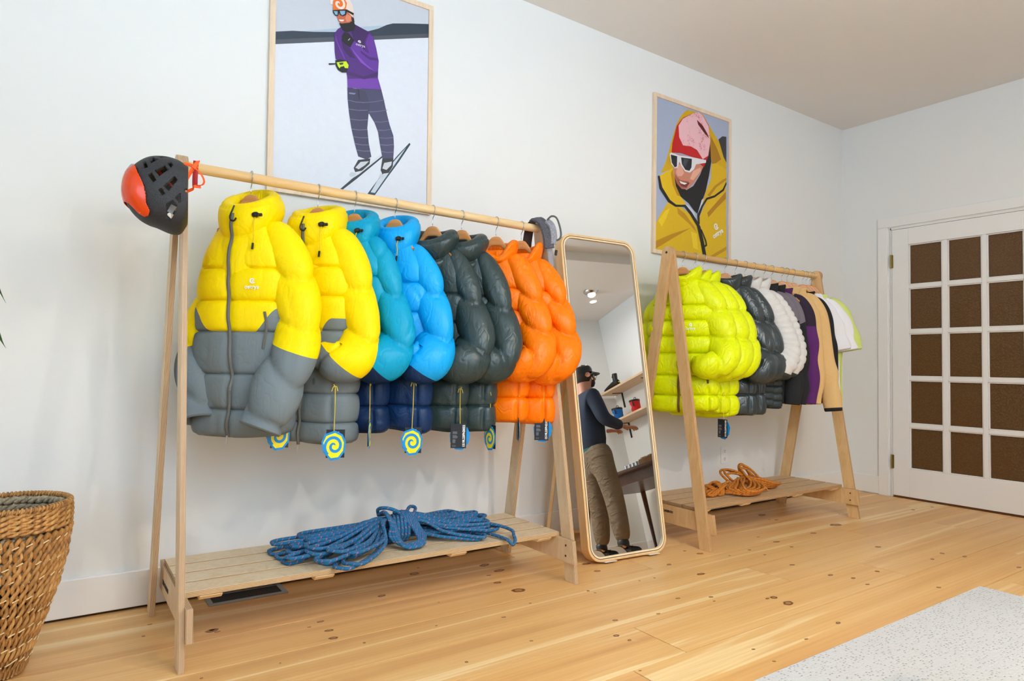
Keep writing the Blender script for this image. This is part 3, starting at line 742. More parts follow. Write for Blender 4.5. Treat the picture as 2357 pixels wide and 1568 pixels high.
def collar_mesh(root, mat, zb, Hf, Hb, wx, wy, flare, nb, seed, roll=.022, cy=0.0, cut=None, name='hood', puff=.012, lean=0.0, depth=.12, gap=None, ampw=.012, split=.56, vbase=0.0):
    nu = 120; u = np.arange(nu)[None] * 2 * PI / nu
    hb = (1 + np.sin(u)) / 2          # 0 front .. 1 back
    Hh = Hf + (Hb - Hf) * hb ** 1.3 + ampw * np.cos(2 * u) * 1.0
    if gap: Hh = Hh - gap[1] * np.exp(-((((u - (1.5 * PI + gap[2]) + PI) % (2 * PI)) - PI) / gap[0]) ** 2)
    nv = 26 * nb; v = np.linspace(0, 1, nv)[:, None]
    if nb == 2: fr = np.where(v < split, v / split, (v - split) / (1 - split)); fr[-1] = 1 - 1e-6
    else: fr = (v * nb) % 1.0; fr[-1] = 1 - 1e-6
    pr = pf(fr, .6)
    rad = flare * v ** 1.5 + puff * pr * (1 + .3 * wob(np.stack([np.cos(u) + 0 * v, np.sin(u) + 0 * v, v * 2 + 0 * u], -1), 2.4, seed))
    rad = rad - roll * sstep(v, .0, .0)
    zb = zb + vbase * (1 - (1 - np.sin(u)) / 2) * (1 - v) ** 1.5
    Z = zb + Hh * v
    near = np.exp(-np.minimum(fr, 1 - fr) / .14)
    rad = rad + .0016 * near * np.sin(u * 46 + 2 * wob(np.stack([np.cos(u) + 0 * v, np.sin(u) + 0 * v, v * 3 + 0 * u], -1), 3., seed + 1))
    ee = .85
    cu_, su_ = np.sign(np.cos(u)) * np.abs(np.cos(u)) ** ee, np.sign(np.sin(u)) * np.abs(np.sin(u)) ** ee
    X = (wx + rad) * cu_; Y = (wy + rad) * su_ + cy + lean * v * (1)
    outer = np.stack([X, Y, Z + 0 * u], -1)
    # rim roll
    a = np.linspace(0, PI, 10)[1:, None]
    rr_ = roll
    rb = flare + rad[-1:] * 0
    Xr = (wx + rad[-1:] - rr_ * (1 - np.cos(a))) * cu_; Yr = (wy + rad[-1:] - rr_ * (1 - np.cos(a))) * su_ + cy + lean; Zr = zb[-1:] + Hh + rr_ * np.sin(a) * .9
    rim = np.stack([Xr, Yr, Zr + 0 * u], -1)
    k = np.linspace(0, 1, 12)[1:, None]
    Xi = (wx + rad[-1:] - 2 * rr_ - .03 * k ** 2 + .008 * np.sin(k * PI * 2)) * cu_; Yi = (wy + rad[-1:] - 2 * rr_ - .03 * k ** 2) * su_ + cy + lean * (1 - k * .6); Zi = zb[-1:] + Hh - depth * k
    inner = np.stack([Xi, Yi, Zi + 0 * u], -1)
    P = np.concatenate([outer, rim, inner]); 
    nz_ = .009 * wob(P, 9., seed + 4); P[..., 0] += nz_; P[..., 2] += nz_ * .8; P[..., 1] += .007 * wob(P, 8., seed + 9)
    b = MB(); b.grid(P, cv=True, cut=1.0 + 0 * P[..., 0]); b.build(name, mat, root, smooth=True)
    return P[:nv]

def ribbon(pts, width, mat, parent, name, thick=.003, axis=(1, 0, 0), n=80):
    S = spline(pts, n); ax = np.array(axis, float); T = np.gradient(S, axis=0); T /= np.linalg.norm(T, axis=1)[:, None]
    Wv = ax[None] - T * (T @ ax)[:, None]; Wv /= np.linalg.norm(Wv, axis=1)[:, None]; Nn = np.cross(T, Wv)
    h = width / 2; t = thick
    G = np.stack([S - Wv * h, S - Wv * h * .8 - Nn * t, S - Nn * t * .6, S + Wv * h * .8 - Nn * t, S + Wv * h, S + Nn * t, ], 1)
    G2 = np.stack([S - Wv * h, S - Wv * h * .8 + Nn * t, S + Nn * t * 1.3, S + Wv * h * .8 + Nn * t, S + Wv * h, S - Nn * t], 1)
    b = MB(); b.grid(G2, cv=True); return b.build(name, mat, parent, smooth=False)

SPIRAL = [(math.cos(a), math.sin(a)) for a in (0,)]
def spiral_mesh(r0, r1, turns, wdt, n=70, z=0.0, a0=0.0, taper=True):
    """flat spiral ribbon in the x-z plane facing -y"""
    t = np.linspace(0, 1, n); a = a0 + t * turns * 2 * PI; r = r0 + (r1 - r0) * t
    wd = wdt * (np.minimum(1, .35 + t * 2.2) if taper else 1 + 0 * t)
    P = np.stack([np.stack([(r - wd / 2) * np.cos(a), np.full(n, z), (r - wd / 2) * np.sin(a)], -1), np.stack([(r + wd / 2) * np.cos(a), np.full(n, z), (r + wd / 2) * np.sin(a)], -1)], 1)
    return P

def logo(root, P, x, z, size, mat, yaw=0.0, tilt=0.0):
    f0 = front_point(P, x, z); f1 = front_point(P, x + max(size, .04) * .9, z); f2 = front_point(P, x - max(size, .04) * .9, z)
    yw = math.atan2(f1[1] - f2[1], f1[0] - f2[0])
    y = min(f0[1], (f1[1] + f2[1]) / 2) - .0035
    e = MB().grid(spiral_mesh(.0006, size * .42, 1.55, size * .17, a0=2.2), mi=0); o = e.build('emblem', mat, root); o.location = (x + size * .05, y, z + size * .98); o.rotation_euler = (0, 0, yw)
    t_ = text_obj('lettering', 'ostrya', size * .85, mat, root, (x, y, z), (PI / 2, tilt, yw), .0003, off=size * .012); return o

def cordlock(root, x, y, z, L, side=1):
    b = MB(); b.tube([(x - .012, y, z), (x - .004, y, z + .001), (x + .004, y, z + .001), (x + .010, y, z)], [.007, .010, .010, .006], 10)
    b.tube([(x + .014, y, z), (x + .022, y, z)], .006, 8); b.build('cord_lock', M['black'], root, smooth=True)
    pts = [(x, y, z), (x - .006 * side, y - .004, z - L * .35), (x - .002 * side, y - .006, z - L * .7), (x - .005 * side, y - .004, z - L)]
    MB().tube(spline(pts, 20), .0018, 6).build('drawcord', M['cord_jacket'], root)
    MB().tube([(x - .005 * side, y - .004, z - L), (x - .007 * side, y - .004, z - L - .022)], .0040, 8).build('cord_end', M['black'], root)

TH = math.radians(50)
TUCK = [(.070, .0, 1.430), (.112, .0, 1.388), (.150, .0, 1.295), (.182, -.008, 1.17), (.210, -.026, 1.045), (.196, -.070, .962), (.140, -.100, .950), (.085, -.104, .975)]
TUCKR = [(.034, .030), (.044, .046), (.050, .058), (.055, .068), (.062, .079), (.064, .082), (.056, .074), (.035, .05)]
HANGDOWN = [(.075, .0, 1.430), (.120, .0, 1.385), (.162, .0, 1.285), (.200, -.012, 1.13), (.216, -.035, 1.00), (.184, -.088, .86), (.140, -.132, .715)]
HANGR = [(.042, .036), (.056, .060), (.062, .076), (.066, .084), (.072, .086), (.070, .088), (.052, .074)]

def puffer(x, zr, th, mat, label, group, W=.205, D=.085, hem=.68, seams=None, puff=.020, hood='hood', sl=None, slr=None, sl_far=None, nb=3.4, cut=None, scut=None, seed=1, zipm='zip', full=True, **kw):
    root = empty('puffer_jacket', label, 'jacket', (x, YA, 0), -th, group)
    dz = zr - 1.60
    inner = empty.__call__ if False else None
    o = dict(hem=hem + 0, seams=seams or [.765, .865, .965, 1.06, 1.17, 1.28], W=W, D=D, puff=puff, seed=seed, cut=cut, zipx=kw.get('zipx') or (lambda z: 0 * z))
    o.update({k: v for k, v in kw.items() if k in ('vseams', 'vtop', 'hemw', 'hemd', 'curl', 'hemtilt', 'nu', 'rowd', 'top', 'puckamp', 'zip', 'cre')})
    P = body_mesh(root, mat, o)
    s_ = sl or TUCK; r_ = slr or TUCKR
    sleeve_mesh(root, mat, s_, r_, nb, o, 1, seed * 3 + 1, scut, tilt=kw.get('tilt', .35), puff=kw.get('spuff', puff * 1.25))
    sleeve_mesh(root, mat, sl_far or s_, kw.get('slr_far') or r_, nb, o, -1, seed * 3 + 7, scut, tilt=kw.get('tilt', .35), puff=kw.get('spuff', puff * 1.25))
    if hood == 'hood':
        Cc = collar_mesh(root, mat, 1.235, kw.get('Hf', .252), kw.get('Hb', .325), .095, D + .016, .026, 2, seed, roll=.024, cy=-.004, lean=.016, depth=.16, puff=.017, vbase=.13, ampw=.006, split=.60)
    elif hood == 'slump':
        Cc = collar_mesh(root, mat, 1.325, .130, .20, .088, .080, .050, 2, seed, roll=.024, cy=0, lean=-.006, depth=.14, puff=.020, ampw=.014, vbase=.05, split=.4)
    else:
        Cc = collar_mesh(root, mat, 1.395, .090, .115, .080, .062, .028, 1, seed, roll=.012, cy=.004, lean=.0, depth=.12, puff=.012, name='collar', gap=kw.get('gap'))
    if full:
        zx = o['zipx']; zt = kw.get('ziptop', 1.47)
        pts = []
        for z in np.linspace(hem - .004, 1.485 if hood == 'hood' else 1.40, 24):
            xx = float(zx(np.array(z))); y = front_point(P, xx, z)[1]
            if z > 1.225: y = min(y, front_point(Cc, xx, max(z, Cc[..., 2].min()))[1])
            pts.append((xx, y - .008, z))
        S = spline(pts, 60)
        ribbon([tuple(q) for q in S[::3]], .013, M[zipm], root, 'zip', .003)
        tp = S[-1]
        if hood == 'hood':
            b = MB(); b.tube(spline([tp + [0, -.004, 0], tp + [-.004, -.010, -.02], tp + [-.010, -.012, -.04], tp + [-.006, -.012, -.052], tp + [.006, -.012, -.055], tp + [.014, -.012, -.045]], 26), .0030, 6)
            b.build('zip_pull', M['black'], root, smooth=True)
            b = MB(); b.tube([S[0] + [0, -.002, 0], S[0] + [0, -.003, -.030]], .0035, 6); b.build('zip_end', M['metal'], root)
    if kw.get('locks'):
        for lx, lz, L in kw['locks']:
            f = front_point(Cc, lx, lz); cordlock(root, lx, f[1] - .008, lz, L)
    return root, P
def pocket_zip(root, P, pts, mat='zip'):
    S = []
    for x, z in pts:
        f = front_point(P, x, z); S.append((x, f[1] - .003, z))
    ribbon(S, .010, M[mat], root, 'pocket_zip', .0025, n=30)

# two-colour panel boundaries, in the jacket's own coordinates
def cutA(X, Y, Z): return Z - (1.045 + .085 * sstep(np.abs(X), .08, .16))
RK = 'hooded down jackets on the near rack'
# 1: nearest yellow / grey jacket, both sleeves hanging free
z1x = lambda z: .012 * np.sin((np.asarray(z) - .68) * 8.5) - .004
def scut1(X, Y, Z, s): return Z - (.985 - .34 * (X - .20)) 
j1, P1 = puffer(.571, 1.622, math.radians(43), M['p_yellow'], 'yellow and grey hooded down jacket, nearest on the rack, with free hanging sleeves', RK, W=.168, D=.092,
    hem=.685, seams=[.775, .895, 1.045, 1.155, 1.27], puff=.013, sl=HANGDOWN, slr=HANGR, nb=4.2, sl_far=[(a * .84, b_ + .05, c + .02) for a, b_, c in HANGDOWN], slr_far=[(a, b_ * .8) for a, b_ in HANGR], cre=.0022, cut=cutA, scut=scut1, seed=2, zipx=z1x, locks=[(.075, 1.455, .10), (-.105, 1.40, .09)], Hf=.252, Hb=.345)
logo(j1, P1, .072, 1.200, .0235, M['logo'])
pocket_zip(j1, P1, [(.118, 1.115), (.124, 1.06), (.118, .985)])
h1 = hanger(.571, 1.618, math.radians(43), 'wooden hanger inside the nearest yellow and grey jacket', 'wooden hangers on the near rack', top=-.066)
# 2
def cut2(X, Y, Z): return Z - (1.005 + .10 * sstep(X, .03, .12))
def scut2(X, Y, Z, s): return (X - .150) * .9 + (Z - .965)
j2, P2 = puffer(.82, 1.613, math.radians(48), M['p_yellow'], 'second yellow and grey hooded down jacket, sleeve tucked into its pocket', RK, W=.168, D=.085, hem=.640,
    seams=[.715, .825, .93, 1.06, 1.19, 1.30], puff=.012, nb=3.3, cut=cut2, scut=scut2, seed=3, zipx=lambda z: .006 * np.sin(np.asarray(z) * 9), locks=[(.070, 1.455, .10)], vseams=[2 * PI - .95], vtop=.95, cre=.0022)
pocket_zip(j2, P2, [(.075, 1.05), (.064, .99), (.055, .93), (.060, .86)])
hanger(.82, 1.612, math.radians(48), 'wooden hanger inside the second yellow and grey jacket', 'wooden hangers on the near rack', top=-.070)
# 3, 4
def cut3(X, Y, Z): return Z - 1.03
def scut3(X, Y, Z, s): return (X - .175) * 1.25 + (Z - .93)
def scut4(X, Y, Z, s): return (X - .150) * .75 + (Z - .94)
j3, P3 = puffer(.969, 1.611, TH, M['p_teal'], 'teal and navy hooded down jacket right behind the two yellow ones', RK, W=.162, D=.060, hem=.675, seams=[.775, .90, 1.03, 1.16, 1.28], puff=.012, nb=3.2,
    cut=cut3, scut=scut3, seed=5, locks=[(.055, 1.455, .06)], vseams=[2 * PI - .75], vtop=.95, full=False)
hanger(.969, 1.611, TH, 'wooden hanger inside the teal and navy jacket', 'wooden hangers on the near rack', top=-.070)
j4, P4 = puffer(1.145, 1.609, TH, M['p_blue'], 'sky blue and navy hooded down jacket beside the dark green ones', RK, W=.168, D=.062, hem=.675, seams=[.775, .90, 1.03, 1.15, 1.27], puff=.012, nb=3.4,
    cut=cut3, scut=scut4, seed=6, locks=[(.055, 1.445, .07)], vseams=[2 * PI - .75], vtop=.95, full=False)
hanger(1.145, 1.609, TH, 'wooden hanger inside the sky blue and navy jacket', 'wooden hangers on the near rack', top=-.066)
# 5, 6 dark green
j5, P5 = puffer(1.321, 1.608, TH, M['p_green'], 'dark green hooded down jacket directly behind the sky blue one', RK, W=.168, D=.060, hem=.675, seams=[.77, .88, 1.0, 1.12, 1.24], puff=.012, nb=3.1,
    seed=8, hood='slump', vseams=[2 * PI - .75], vtop=.95, full=False)
hanger(1.321, 1.608, TH, 'wooden hanger inside the first dark green jacket', 'wooden hangers on the near rack', top=-.072)
j6, P6 = puffer(1.466, 1.607, TH, M['p_green'], 'dark green hooded down jacket directly in front of the orange ones', RK, W=.165, D=.058, hem=.665, seams=[.77, .88, 1.0, 1.12, 1.24], puff=.012, nb=2.9,
    seed=9, hood='slump', vseams=[2 * PI - .75], vtop=.95, full=False)
hanger(1.466, 1.607, TH, 'wooden hanger inside the second dark green jacket', 'wooden hangers on the near rack', top=-.066)
# 7, 8 orange, stand-up collars
RKO = 'hoodless down jackets on the near rack'
j7, P7 = puffer(1.649, 1.605, TH, M['p_orange'], 'bright orange down jacket without hood, in front of the other orange one', RKO, W=.155, D=.058, hem=.695, seams=[.80, .90, .995, 1.09, 1.19, 1.29], puff=.015, nb=4.2,
    seed=11, hood='collar', full=False, vseams=[2 * PI - .75], vtop=.95, gap=(.5, .05, .3), tilt=.6)
hanger(1.649, 1.605, TH, 'wooden hanger inside the front orange jacket', 'wooden hangers on the near rack', top=-.078)
j8, P8 = puffer(1.792, 1.604, TH, M['p_orange'], 'last bright orange down jacket, at the right end of the near rack', RKO, W=.165, D=.062, hem=.685, seams=[.80, .90, .995, 1.09, 1.19, 1.29], puff=.017, nb=4.2,
    seed=12, hood='collar', full=False, vseams=[2 * PI - .75], vtop=.95, gap=(.5, .05, .3), tilt=.6)
hanger(1.792, 1.604, TH, 'wooden hanger inside the last orange jacket', 'wooden hangers on the near rack', top=-.078)

# ---- far rack
RL = 'lime down jackets on the far rack'
LSL = [(.075, .0, 1.425), (.122, .0, 1.375), (.170, .0, 1.275), (.206, -.010, 1.16), (.230, -.030, 1.05), (.216, -.080, .975), (.150, -.112, .965), (.090, -.112, .99)]
LSR = [(.042, .038), (.058, .062), (.064, .080), (.066, .086), (.068, .086), (.070, .084), (.064, .078), (.045, .055)]
LS = [.795, .905, 1.03, 1.125, 1.215, 1.30]
def limej(x, W, seed, lab, hem, full, lth=60):
    r, P = puffer(x, 1.593, math.radians(lth), M['p_lime'], lab, RL, W=W, D=.068, hem=hem, seams=LS, puff=.018, nb=4.0, seed=seed, hood='collar', full=full, zipm='zip_brown',
        sl=LSL, slr=LSR, sl_far=[(a * .87, b_ * .2 + .065, c) for a, b_, c in LSL], slr_far=LSR, vseams=[2 * PI - .75], vtop=.84, gap=(.6, .03, 0), tilt=.30, spuff=.018); return r, P
k1, Pk = limej(2.925, .180, 14, 'lime down jacket with small white chest logo, nearest on the far rack', .705, True, 62)
logo(k1, Pk, .066, 1.165, .0235, M['logo'])
pocket_zip(k1, Pk, [(.135, 1.00), (.150, .93), (.158, .865)], 'zip_brown')
limej(3.027, .185, 15, 'lime down jacket in the middle of the three on the far rack', .70, False)
limej(3.104, .185, 16, 'lime down jacket touching the first slate one on the far rack', .675, False)
for q, l in ((2.925, 'first'), (3.027, 'second'), (3.104, 'third')): hanger(q, 1.593, math.radians(60), 'wooden hanger of the %s lime jacket on the far rack' % l, 'wooden hangers on the far rack')
for q, sd, lab, l in ((3.304, 18, 'slate grey down jacket right behind the lime ones', 'front'), (3.362 + .04, 19, 'slate grey down jacket right in front of the white ones', 'rear')):
    puffer(q, 1.594, TH, M['p_slate'], lab, 'slate down jackets on the far rack', W=.170, D=.060, hem=.685, seams=[.80, .90, 1.0, 1.10, 1.20, 1.30], puff=.014, nb=3.6, seed=sd, hood='collar', full=False, vseams=[2 * PI - .75], vtop=.95, tilt=.4)
    hanger(q, 1.594, TH, 'wooden hanger of the %s slate jacket' % l, 'wooden hangers on the far rack')
WS = [.68 + .042 * k for k in range(1, 18)]
def wcut(X, Y, Z): return Z - 1.02
def wscut(X, Y, Z, s): return (X - .16) * .35 + (Z - .950)
WSL = [(.07, .0, 1.425), (.115, .0, 1.385), (.165, .0, 1.29), (.212, -.010, 1.18), (.236, -.035, 1.07), (.208, -.080, .985), (.150, -.105, .950), (.08, -.105, .95)]
for q, sd, lab, l in ((3.498, 21, 'thin white quilted down jacket just behind the slate ones', 'front'), (3.586, 22, 'thin white quilted down jacket beside the grey and black fleeces', 'rear')):
    puffer(q, 1.595, TH, M['p_white'], lab, 'white quilted jackets on the far rack', W=.160, D=.050, hem=.72, seams=WS, puff=.0075, cre=.0004, nb=17, seed=sd, hood='collar', full=False, cut=wcut, scut=wscut, tilt=.5, spuff=.007, sl=WSL,
           slr=[(.034, .034), (.042, .052), (.046, .062), (.048, .066), (.050, .068), (.050, .066), (.045, .058), (.03, .04)], rowd=220)
    hanger(q, 1.595, TH, 'wooden hanger of the %s white quilted jacket' % l, 'wooden hangers on the far rack')

def cloth(x, th, mat, label, group, cat='fleece', name='fleece_pullover', W=.135, D=.045, hem=.75, sl=None, slr=None, seed=1, cut=None, scut=None, collar=(1.42, .06, .07), fold=.006, cuffm=None):
    root = empty(name, label, cat, (x, YA, 0), -th, group)
    o = dict(hem=hem, seams=[], W=W, D=D, puff=0.0, seed=seed, cut=cut, zip=False, fold=fold, foldn=7, rowd=90, nu=110, zipx=lambda z: 0 * z)
    P = body_mesh(root, mat, o)
    for s in (1, -1): sleeve_mesh(root, mat, sl, slr, 1.0, o, s, seed * 5 + s, scut, puff=0.0, ringn=36, rown=44)
    if collar: collar_mesh(root, cuffm or mat, collar[0], collar[1], collar[2], .075, .052, .012, 1, seed, roll=.005, cy=.004, depth=.07, puff=.002, name='collar', ampw=.004)
    return root
LONG = [(.070, .0, 1.425), (.110, .0, 1.385), (.142, .0, 1.295), (.160, -.005, 1.15), (.168, -.010, 1.0), (.172, -.016, .86), (.166, -.02, .74)]
LONGR = [(.028, .028), (.036, .046), (.040, .060), (.040, .060), (.038, .056), (.036, .050), (.032, .044)]
GF = 'fleece pullovers on the far rack'
def gcut(X, Y, Z): return Z - 1.285
def gsc(X, Y, Z, s): return Z - (1.235 + .5 * (X - .16))
def pcut(X, Y, Z): return 1.22 - Z
cloth(3.690, TH, M['c_greyblack'], 'black fleece with grey shoulders just behind the white jackets', GF, hem=.74, sl=LONG, slr=LONGR, seed=31, cut=gcut, scut=gsc, cuffm=M['c_black'])
cloth(3.774, TH, M['c_greyblack'], 'black fleece with grey shoulders next to the purple fleece', GF, hem=.745, sl=LONG, slr=LONGR, seed=32, cut=gcut, scut=gsc, cuffm=M['c_black'])
M['c_purple_collar'] = mk_cloth('purple_collar', (74, 20, 84))
def psc(X, Y, Z, s): return Z - 1.23
cloth(3.883, TH, M['c_purple'], 'dark purple fleece with black yoke in front of the tan sherpa', GF, hem=.74, sl=LONG, slr=LONGR, seed=33, cut=lambda X, Y, Z: Z - 1.23, scut=psc, cuffm=M['c_purple_collar'])
TSL = [(.070, .0, 1.435), (.112, .0, 1.395), (.148, .0, 1.30), (.176, -.005, 1.14), (.200, -.012, .98), (.222, -.03, .84), (.236, -.045, .695)]
cloth(3.941, TH, M['c_tan'], 'tan sherpa fleece jacket next to the purple fleece', 'tan sherpa fleeces on the far rack', 'jacket', 'sherpa_jacket', W=.155, D=.05, hem=.73, sl=LONG, slr=LONGR, seed=34)
cloth(4.010, TH, M['c_tan'], 'tan sherpa fleece jacket next to the black top, its sleeve hanging lowest', 'tan sherpa fleeces on the far rack', 'jacket', 'sherpa_jacket', W=.16, D=.05, hem=.73, scut=lambda X, Y, Z, s: .982 - s, sl=TSL, slr=[(.034, .032), (.042, .052), (.046, .068), (.046, .070), (.044, .066), (.042, .060), (.038, .052)], seed=35)
cloth(4.120, TH, M['c_black'], 'plain black long-sleeved top between the tan sherpa and white tees', 'long-sleeved tops on the far rack', 'top', 'long_sleeve_top', W=.132, D=.04, hem=.74, sl=[(q[0] * .97, q[1], q[2]) for q in LONG], slr=[(a, b_ * .85) for a, b_ in LONGR], seed=36, collar=(1.42, .05, .06))
TEE = [(.07, .0, 1.425), (.110, .0, 1.385), (.145, .0, 1.31), (.176, -.004, 1.20), (.198, -.008, 1.09)]
TEER = [(.024, .026), (.030, .046), (.036, .066), (.038, .074), (.036, .078)]
for q, dx, m_, lab, sd in ((4.165, .0, 'c_white', 'white cotton t-shirt directly behind the black top', 41), (4.205, .03, 'c_white', 'white cotton t-shirt just in front of the pale lime tee', 42), (4.238, .04, 'c_lime', 'pale lime cotton t-shirt, last garment at the right end of the far rack', 43)):
    cloth(q, math.radians(46), M[m_], lab, 't-shirts on the far rack', 't-shirt', 't_shirt', W=.182 + dx * .3, D=.032, hem=.74, sl=[(a + dx, b_, c) for a, b_, c in TEE], slr=TEER, seed=sd, collar=None, fold=.008)
for q, l in ((3.690, 'first grey and black fleece'), (3.774, 'second grey and black fleece'), (3.883, 'purple fleece'), (3.941, 'first tan sherpa'), (4.010, 'second tan sherpa'), (4.120, 'black top'), (4.165, 'first white t-shirt'), (4.205, 'second white t-shirt'), (4.238, 'pale lime t-shirt')):
    hanger(q, 1.597, TH, 'wooden hanger of the %s on the far rack' % l, 'wooden hangers on the far rack')
# ------------------------------------------------------------------ swing tags hanging from the jackets
BADGE = [(.55, 1), (.86, .87), (1, .62), (.97, .30), (.72, .03), (.38, 0), (.08, .28), (0, .62), (.14, .88)]
def swing_tag(x, y, z, cx_, cy_, cz_, yaw, label, number=None):
    face = math.atan2(-x, 2.884 + y)
    e = empty('swing_tag', label, 'tag', (x, y, z), face + math.radians(yaw), 'swing tags hanging from the jackets')
    inv = Matrix.Rotation(-(face + math.radians(yaw)), 3, 'Z'); c = inv @ Vector((cx_, cy_, cz_))
    MB().tube(spline([(0, 0, -.004), (c.x * .4 + .001, c.y * .4, c.z * .5), tuple(c)], 14), .0014, 6).build('cord', M['cordy'], e)
    b = MB()
    for dx, dz in ((-.012, -.016), (.009, -.014), (-.006, .008)): b.tube(spline([tuple(c), (c.x + dx * .5, c.y - .003, c.z + dz * .2 + .004), (c.x + dx, c.y - .002, c.z + dz)], 8), .0014, 6)
    b.build('bow', M['cordy'], e)
    # card (behind, +y) and badge (front)
    W, Hc = .064, .100
    cd = MB().box((.006, .0030, -.047), (W, .0012, Hc)).build('card', M['navycard'], e)
    MB().box((.006, .0037, -.047), (W * .985, .0002, Hc * .985)).build('card_face', M['navycard'], cd)
    if number:
        text_obj('lettering', number, .0135, M['logo'], cd, (-.016, .0040, -.047), (PI / 2, -PI / 2, PI), .0002, off=.0006)
        b = MB()
        r2 = random.Random(4)
        for k, (z0, n, wv) in enumerate(((-.030, 4, .022), (-.045, 4, .020), (-.056, 1, .018), (-.062, 6, .014))):
            for i in range(n):
                w_ = wv * r2.uniform(.75, 1.1); b.box((.030 - w_ / 2, .0040, z0 - i * .0026), (w_, .0002, .0011))
        b.build('small_print', M['tagdark'], cd)
        b = MB()
        for q in ((.024, -.090, .012, .0008), (.024, -.0855, .012, .0008), (.030, -.0878, .0008, .005), (.018, -.0878, .0008, .005)): b.box((q[0], .0040, q[1]), (q[2], .0002, q[3]))
        b.build('print_box', M['tagdark'], cd)
    else: text_obj('lettering', 'ostrya', .010, M['logo'], cd, (.006, .0022, -.006), (PI / 2, 0, 0), .0002)
    BW, BH_ = .084, .106
    def poly(s, dy, name, m_, par):
        pts = [((px - .5) * BW * s, (pz - .5) * BH_ * s - .053) for px, pz in BADGE]
        return MB().prism(pts, 1, dy - .0006, dy + .0006).build(name, m_, par)
    bd = poly(1.0, -.0010, 'badge', M['tagblue'], e)
    poly(.84, -.0022, 'badge_field', M['tagyellow'], bd)
    sp = MB().grid(spiral_mesh(.004, .034, 1.55, .0095, a0=.6) * np.array([1, 1, 1.12]) + np.array([.002, -.0031, -.055])).build('swirl', M['tagblue'], bd)
    return e
TG = [(0.685, -0.40, 0.722, 0.007, -0.008, 0.062, 10), (0.827, -0.590, 0.7, -0.002, -0.006, 0.155, 0), (0.991, -0.517, 0.725, -0.004, -0.004, 0.145, 84), (1.162, -0.530, 0.69, 0.0, -0.009, 0.18, 0), (1.386, -0.520, 0.696, -0.005, -0.003, 0.145, 180), (1.546, -0.500, 0.684, -0.004, -0.004, 0.143, -55), (1.709, -0.480, 0.71, -0.004, -0.002, 0.111, 96), (1.839, -0.490, 0.703, 0.001, -0.008, 0.146, 176), (3.018, -0.575, 0.668, -0.007, -0.002, 0.145, 140)]
TL = ['blue and yellow swirl tag half hidden behind the nearest jacket hem', 'blue and yellow swirl tag below the second yellow jacket, facing out', 'swing tag seen edge-on below the teal jacket', 'blue and yellow swirl tag below the sky blue jacket',
      'dark navy numbered card tag below the first dark green jacket', 'swirl tag turned half sideways below the second dark green jacket', 'swing tag seen edge-on below the front orange jacket', 'dark navy numbered card tag below the last orange jacket', 'small numbered card tag below the lime jackets on the far rack']
NUM = {4: '1519L23FN3022', 7: '1519L23FN2103', 8: '1519L23FN2105'}
for i, (q, l) in enumerate(zip(TG, TL)): swing_tag(*q, l, NUM.get(i))

# ------------------------------------------------------------------ climbing helmet on the near rack's left end
hy = math.atan2(-.25, 2.38)
he = empty('climbing_helmet', 'black and orange vented climbing helmet hung over the left end of the near rack', 'helmet', (.252, -.520, 1.468), hy)
KX, KZ = 1 / 813, 1 / 723
def h2(px, pz): return ((px - 370) * KX, -(pz - 457) * KZ)
sil_px = [(437, 386), (412, 373), (380, 369), (346, 375), (319, 393), (301, 417), (294, 445), (297, 475), (310, 500), (330, 519), (352, 530), (372, 535), (395, 543), (412, 546), (428, 542), (441, 522)]
NA, NB = 300, 230
Sp = spline([h2(*q) for q in sil_px], NA); Cc_ = np.array(h2(436, 456)); DY = .098
beta = np.linspace(-PI / 2 * .985, PI / 2 * .985, NB)
cb, sb = np.abs(np.cos(beta)) ** .82, np.sign(np.sin(beta)) * np.abs(np.sin(beta)) ** .92
XY = Cc_[None, None] + (Sp - Cc_)[:, None] * cb[None, :, None]
PH = np.stack([XY[..., 0], np.broadcast_to(sb * DY, XY.shape[:2]), XY[..., 1]], -1)
# soft ribs between the vents
def inpoly(x, y, P_):
    P_ = np.array(P_); n = len(P_); r = np.zeros(np.shape(x), bool)
    for i in range(n):
        x1, y1 = P_[i]; x2, y2 = P_[(i + 1) % n]
        c = ((y1 > y) != (y2 > y)) & (x < (x2 - x1) * (y - y1) / (y2 - y1 + 1e-12) + x1); r ^= c
    return r
def cpoly(P_): return [h2(270 + a / 6.274, 330 + b / 6.274) for a, b in P_]
HOLES = [[(395, 425), (440, 398), (480, 505), (425, 527)], [(478, 365), (545, 325), (615, 365), (515, 440)], [(610, 300), (720, 268), (765, 282), (660, 328)],
         [(478, 622), (530, 578), (602, 690), (552, 730)], [(565, 545), (705, 453), (765, 515), (640, 628)], [(745, 412), (800, 378), (830, 430), (798, 482)],
         [(628, 822), (680, 788), (728, 872), (690, 902)], [(705, 762), (850, 598), (898, 650), (775, 830)], [(745, 1010), (835, 945), (905, 1010), (880, 1120), (810, 1230), (755, 1180)], [(865, 900), (940, 830), (958, 960), (920, 985)]]
HP = [cpoly(q) for q in HOLES]
ci = (PH[:-1, :-1] + PH[1:, 1:]) / 2
hole = np.zeros(ci.shape[:2], bool)
for q in HP: hole |= inpoly(ci[..., 0], ci[..., 2], q)
idx = np.arange(NA * NB).reshape(NA, NB)
F = np.stack([idx[:-1, :-1], idx[1:, :-1], idx[1:, 1:], idx[:-1, 1:]], -1)[~hole].tolist()
t = NT('black_epp_foam'); v = t.obj(); n_ = t.noise(v, 500, 2)
t.set(Base_Color=t.mix(t.math('MULTIPLY', n_, .6), lin(22, 22, 25), lin(60, 60, 64)), Roughness=.5); t.bump(t.n('ShaderNodeTexVoronoi', {'Vector': v, 'Scale': 420.0}).outputs['Distance'], .6, .002)
